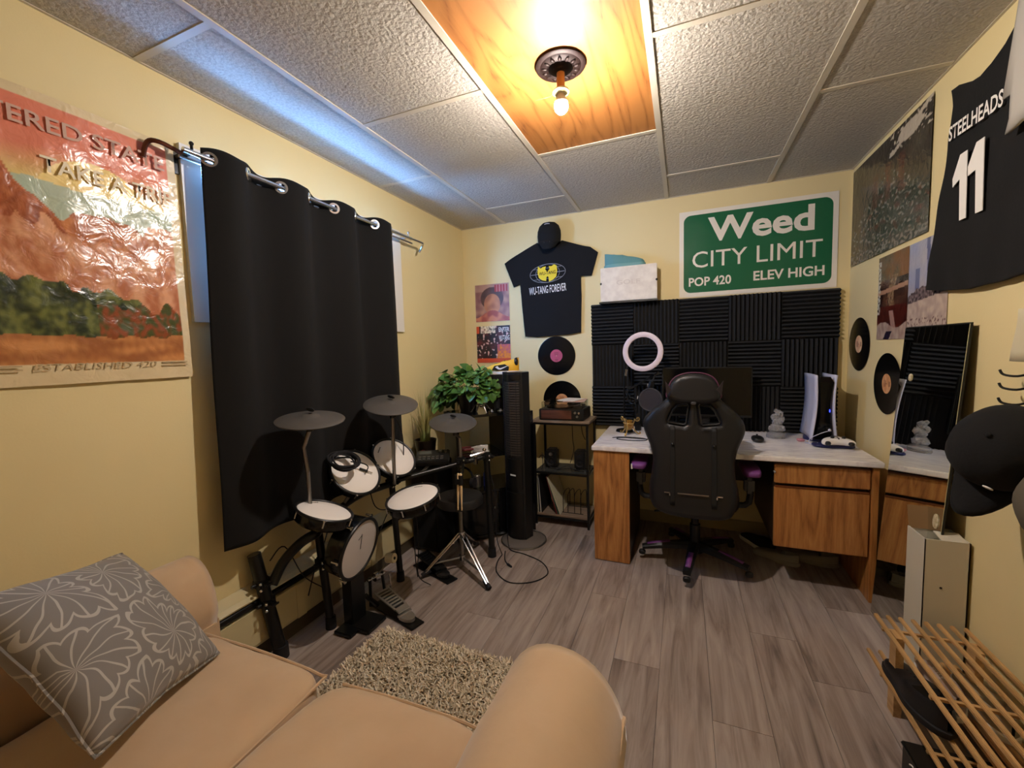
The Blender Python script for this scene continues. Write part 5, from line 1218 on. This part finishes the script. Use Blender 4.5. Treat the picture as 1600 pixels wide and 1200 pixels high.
def player(u, v):
    n, n2, n3 = nz(u, v, 4, 61), nz(u, v, 12, 62), nz(u, v, 30, 63); c = mixc((.38, .26, .20), (.16, .08, .07), .5 + n + .3 * n2)
    if v > .7: c = mixc((.34, .32, .26), (.50, .32, .18), .4 + u - .3 + n)
    if abs(u - .55 - .1 * math.sin(v * 9)) < .10 and .35 < v < .75: c = mixc((.60, .50, .38), (.36, .24, .16), .4 + n3 * 1.5)
    if abs(v - .56 - .05 * u) < .025: c = (.68, .52, .42)
    if v < .40: c = mixc((.22, .08, .07), (.36, .12, .09), .5 + n2)
    if abs(u - .55 + (v - .2) * .5) < .07 and .12 < v < .34: c = (.62, .48, .44)
    if v < .17 + .04 * math.sin(u * 7): c = mixc((.72, .64, .58), (.60, .5, .46), .5 + n2)
    if v < .10 and abs(u - .35 - v) < .10: c = (.16, .12, .18)
    if u < .10 and n3 > -.1 and .3 < v < .95: c = (.78, .76, .70)
    return c
def winter(u, v):
    n, n2, n3 = nz(u, v, 4, 71), nz(u, v, 12, 72), nz(u, v, 30, 73); c = mixc((.56, .58, .72), (.68, .66, .70), .4 + n + v * .3)
    if abs(u - .55 + .12 * (v - .6)) < .045 and v > .45: c = (.34, .35, .50)
    if abs(u - .25) < .05 and .42 < v < .70: c = (.42, .44, .58)
    if v < .40 + .08 * math.sin(u * 3) + .05 * n2: c = mixc((.30, .25, .26), (.55, .48, .48), .4 + n3 * 1.5)
    if v < .30 + .08 * u: c = mixc((.78, .70, .64), (.66, .58, .55), .4 + n2)
    if v < .13 and n3 > .25: c = (.45, .35, .34)
    return c
t1 = E('team_poster', (W - .003, -.455, 1.73), 'large dark poster of a crowd of figures high on right wall', 'poster')
painted('sheet', sidefr(-.025, 1.735), .865, .55, 150, 100, team, 'print_gloss', t1, lambda u, v: .003 * nz(u, v, 3, 4) * (u * (1 - u) * 4))
t2 = E('player_poster', (W - .003, -.58, 1.29), 'narrow brown poster of a seated figure above the right wall records', 'poster')
painted('sheet', sidefr(-.425, 1.295, W - .004), .315, .415, 80, 100, player, 'print_gloss', t2)
t3 = E('winter_poster', (W - .003, -.89, 1.32), 'pale blue winter scene poster partly behind the hanging jersey', 'poster')
painted('sheet', sidefr(-.74, 1.335, W - .003), .31, .375, 70, 90, winter, 'print_gloss', t3)
# sleeveless jersey
js = E('basketball_jersey', (W - .03, -1.22, 1.47), 'black sleeveless jersey with white number 11 on the right wall', 'jersey')
jo = [(-1.055, 2.205), (-1.10, 2.20), (-1.165, 2.175), (-1.19, 2.165), (-1.24, 2.155), (-1.29, 2.165), (-1.345, 2.19), (-1.38, 2.215), (-1.46, 2.235), (-1.47, 2.13), (-1.45, 2.03), (-1.47, 1.93), (-1.50, 1.70), (-1.54, 1.48), (-1.40, 1.465), (-1.22, 1.46), (-1.05, 1.475), (-.945, 1.49), (-.985, 1.68), (-1.03, 1.89), (-1.06, 1.99), (-1.075, 2.08), (-1.072, 2.14)]
plate('jersey_body', [[(-y, z) for y, z in jo]], ((W - .022, 0, 0), -Y, Z), .014, .004, 'black_cotton', js, cuts=(22, 26), disp=lambda x, y, z: (x, y, z + .008 * nz(x, y, 6, 9) + .008 * max(0, 1.75 - y) * math.sin(x * 45)))
text('STEELHEADS', ((W - .037, -1.232, 2.028), -Y + Z * -.05, Z), .285, .052, 'white_print', js, off=.02, ext=.003)
for u0 in (0, .088):
    pts = [(-1.125 - u0, 1.865 + u0 * .12), (-1.165 - u0, 1.935 + u0 * .05), (-1.205 - u0, 1.935 + u0 * .05), (-1.215 - u0, 1.705), (-1.178 - u0, 1.705), (-1.168 - u0, 1.85), (-1.128 - u0, 1.835 + u0 * .1)]
    g = G(); g.prism([V((W - .037, y, z)) for y, z in pts], (-.002, 0, 0)); g.out('number_one', 'white_print', js, False)
wj = E('white_jersey', (W - .05, -1.55, 1.88), 'grey white garment hanging at the right frame edge over the jersey', 'garment')
g = G(); g.rows([[V((W - .045 - .03 * math.sin(k / 8 * PI), -1.425 - .05 * k - (0 if k else .02 * math.sin(z_ * 20)), z_ - .10 * (k == 0) * (z_ > 2))) for k in range(7)] for z_ in (1.89, 1.93, 2.0, 2.1, 2.2, 2.24)]); o = g.out('cloth', M('grey_white_cloth', 'b8b2a8', .85), wj); o.modifiers.new('t', 'SOLIDIFY').thickness = .012
# leaning mirror
mr = E('leaning_mirror', (2.58, -1.02, 0), 'tall frameless mirror with black edge leaning against the right wall', 'mirror')
mb, mt2 = V((2.555, 0, .005)), V((2.640, 0, 1.345)); mu = (mt2 - mb).normalized(); mn = mu.cross(Y).normalized()
if mn.x > 0: mn = -mn
def mp(y, z_): return mb.lerp(mt2, z_) + Y * y
Rm_ = Matrix((Y, mu, mn)).transposed(); mc_ = (mb + mt2) / 2 + Y * -1.02; L_ = (mt2 - mb).length
g = G(); g.box(mc_ - mn * .003, (.456, L_, .006), Rm_); g.out('backing', 'black_plastic', mr, False)
g = G(); g.box(mc_ + mn * .0015, (.452, L_ - .01, .002), Rm_); g.out('mirror_glass', M('mirror_silver', 'e8ece8', .015, 1), mr, False)
def appl(y, f, n_, s_):
    rg_ = random.Random(n_); g = G()
    for k in range(n_):
        p = mp(y + rg_.uniform(-.030, .022), f - k * .014) + mn * .004
        g.sup(p, (.014 * s_ * rg_.uniform(.6, 1.2), .014 * s_ * rg_.uniform(.6, 1.2), .003), 2.2, 3, Rm_)
    return g
appl(-.865, .965, 10, 1.7).out('flower_decal', M('decal_gold', 'b8a478', .5, col2='e8dcc0', ns=60), mr)
appl(-1.185, .555, 8, 1.7).out('flower_decal', 'decal_gold', mr)
# tall white carton
wb = E('white_carton', (2.61, -1.19, 0), 'tall narrow open white cardboard box in front of the mirror', 'box')
bx0, bx1, by0, by1, bz = 2.53, 2.655, -1.285, -1.16, .575
M('white_card', 'c9c2b0', .65); M('brown_card', '8a6a44', .7)
for lo, hi in (((bx0, by0, .001), (bx0 + .004, by1, bz)), ((bx1 - .004, by0, .001), (bx1, by1, bz)), ((bx0, by0, .001), (bx1, by0 + .004, bz)), ((bx0, by1 - .004, .001), (bx1, by1, bz)), ((bx0, by0, .001), (bx1, by1, .005))):
    lo, hi = V(lo), V(hi); g = G(); g.box((lo + hi) / 2, hi - lo); g.out('carton_wall', 'white_card', wb, False)
g = G(); g.box((bx0 + .045, by1 + .006, bz + .035), (.085, .004, .085), Matrix.Rotation(-.25, 3, 'X')); g.out('flap', 'brown_card', wb, False)
g = G(); g.box(((bx0 + bx1) / 2 + .02, by0 + .03, bz + .004), (.07, .06, .003), Matrix.Rotation(.2, 3, 'X')); g.out('flap', 'white_card', wb, False)
g = G(); g.cyl((bx0 + .05, by0 - .0005, .40), (bx0 + .05, by0 - .0015, .40), .004, n=10); g.out('punch_hole', 'black_plastic', wb)
# hooks and hats at the right edge
for i, z in enumerate((1.185, 1.145, 1.10)):
    hk = E('wall_hook', (W, -1.47, z), 'black wire wall hook above the hanging cap, %s of three' % ('top', 'middle', 'lowest')[i], 'hook', 'wall hooks')
    g = G(); g.box((W - .003, -1.50, z), (.006, .02, .03)); g.out('hook_plate', 'black_metal', hk)
    g = G(); g.tube([(W - .005, -1.50, z), (W - .03, -1.49, z - .010), (W - .05, -1.47, z - .006), (W - .055, -1.462, z + .008)], .0035, 8, smooth=4); g.out('hook_wire', 'black_metal', hk)
wt = E('white_towel', (W - .03, -1.53, 1.22), 'cream cloth hanging at the right edge above the hooks', 'cloth')
g = G(); g.rows([[V((W - .03 - .02 * math.sin(k * .9), -1.485 - .03 * k + .012 * math.sin(z_ * 22), z_)) for k in range(6)] for z_ in [1.22 + .03 * q for q in range(6)]]); o = g.out('cloth', M('cream_cloth', 'cfc4a4', .9), wt); o.modifiers.new('t', 'SOLIDIFY').thickness = .01
def cap(name, c, R, m_, lab, s=1.0, logo=None, bd=1.0):
    r_ = E(name, c, lab, 'cap'); r_.rotation_euler = R.to_euler()
    g = G(); pr_ = [(.088, 0), (.092, .02), (.090, .045), (.078, .075), (.055, .098), (.025, .110), (.001, .112)]
    g.lathe([(a * s, b * s) for a, b in pr_], (0, 0, 0), n=32, sc=(1, 1.12))
    for v in g.b.verts: v.co += V((nz(v.co.x, v.co.y, 14, 3), nz(v.co.z, v.co.y, 14, 4), nz(v.co.x, v.co.z, 14, 5))) * .008
    g.out('crown', m_, r_, local=True)
    g = G(); g.sph((0, 0, .113 * s), .006 * s, 8); g.out('button', m_, r_, local=True)
    rows = []
    for i in range(17):
        a = PI * .08 + PI * .84 * i / 16; rows.append([V((math.cos(a) * (.086 - .004 * k) * s, (math.sin(a) * (.098 + .0165 * k)) * s, (.004 - .0045 * k * abs(math.cos(a)) - .0015 * k * bd) * s)) for k in range(6)])
    g = G(); g.rows(rows); o = g.out('brim', m_, r_, local=True); o.modifiers.new('t', 'SOLIDIFY').thickness = .003
    if logo:
        g = G(); g.sup((-.03 * s, .100 * s, .045 * s), (.011, .003, .009), 3, 3); g.out('small_badge', logo, r_, local=True)
    return r_
# black cap hangs by its back strap: crown towards the camera, brim down
Rc = Matrix((V((.25, -.93, -.10)).normalized(), V((0, 0, 0)), V((0, 0, 0)))).transposed()
zc = V((-.62, -.62, .42)).normalized(); yc = V((-.25, .15, -.95)); yc = (yc - zc * yc.dot(zc)).normalized(); xc_ = yc.cross(zc)
cap('hanging_cap', (2.585, -1.565, .965), Matrix((xc_, yc, zc)).transposed(), 'black_cotton', 'black cap with small white badge hanging brim down on right wall', 1.22, 'white_print')
zc = V((-.7, -.5, .2)).normalized(); yc = V((-.1, -.2, -.95)); yc = (yc - zc * yc.dot(zc)).normalized(); xc_ = yc.cross(zc)
cap('grey_cap', (2.635, -1.735, .86), Matrix((xc_, yc, zc)).transposed(), M('olive_grey', '5a5244', .9), 'olive grey cap hanging behind and below the black cap', 1.1)
# bamboo shoe rack
br = E('bamboo_rack', (2.50, -1.75, 0), 'bamboo slatted two tier shoe rack along the right wall', 'shoe rack')
BY0, BY1 = -2.25, -1.33
for tier, (z, ys) in enumerate(((.285, BY1), (.115, BY1 + .05))):
    for k in range(8):
        x = 2.382 + .0355 * k
        g = G(); g.box((x, (BY0 + ys) / 2, z), (.012, ys - BY0, .012), bev=.002); g.out('slat', 'bamboo', br, False)
    for y in (-1.405, -1.715, -1.93, -2.2):
        g = G(); g.box((2.506, y, z - .010), (.262, .010, .008)); g.out('cross_rail', 'bamboo', br, False)
for x in (2.405, 2.605):
    for y in (-1.44, -2.15):
        g = G(); g.box((x, y, .142), (.022, .045, .284)); g.out('leg', 'bamboo', br, False)
shoe('black_shoe', (2.43, -1.52, .122), .30, PI / 2 + .1, 'leather', 'rubber', 'black shoe on the lower tier of the bamboo rack', lace_m='rubber', h=.10)
shoe('pale_shoe', (2.51, -1.46, .122), .26, PI / 2 - .1, M('dusty_pink', 'b09c90', .7), 'cream_rubber', 'pale shoe on the lower tier of bamboo rack next to black shoe', h=.09)
shoe('pale_shoe', (2.60, -1.50, .122), .26, PI / 2, M('taupe', '9a8c72', .7), 'cream_rubber', 'taupe shoe on the lower tier of bamboo rack by the wall', h=.09)
bb = E('black_shoe_box', (2.42, -1.78, 0), 'black shoe box with small white script under the bamboo rack', 'box')
g = G(); g.box((2.43, -1.86, .052), (.20, .34, .10), bev=.004); g.out('box_body', 'black_plastic', bb)
g = G(); g.box((2.43, -1.86, .098), (.207, .347, .012), bev=.004); g.out('lid', 'panel_black', bb)
g = G(); g.tube([(2.3285, -1.74, .075), (2.328, -1.76, .085), (2.328, -1.77, .062), (2.328, -1.79, .078), (2.328, -1.81, .060), (2.328, -1.83, .075)], .0022, 5, smooth=4); g.out('script_mark', 'white_print', bb)
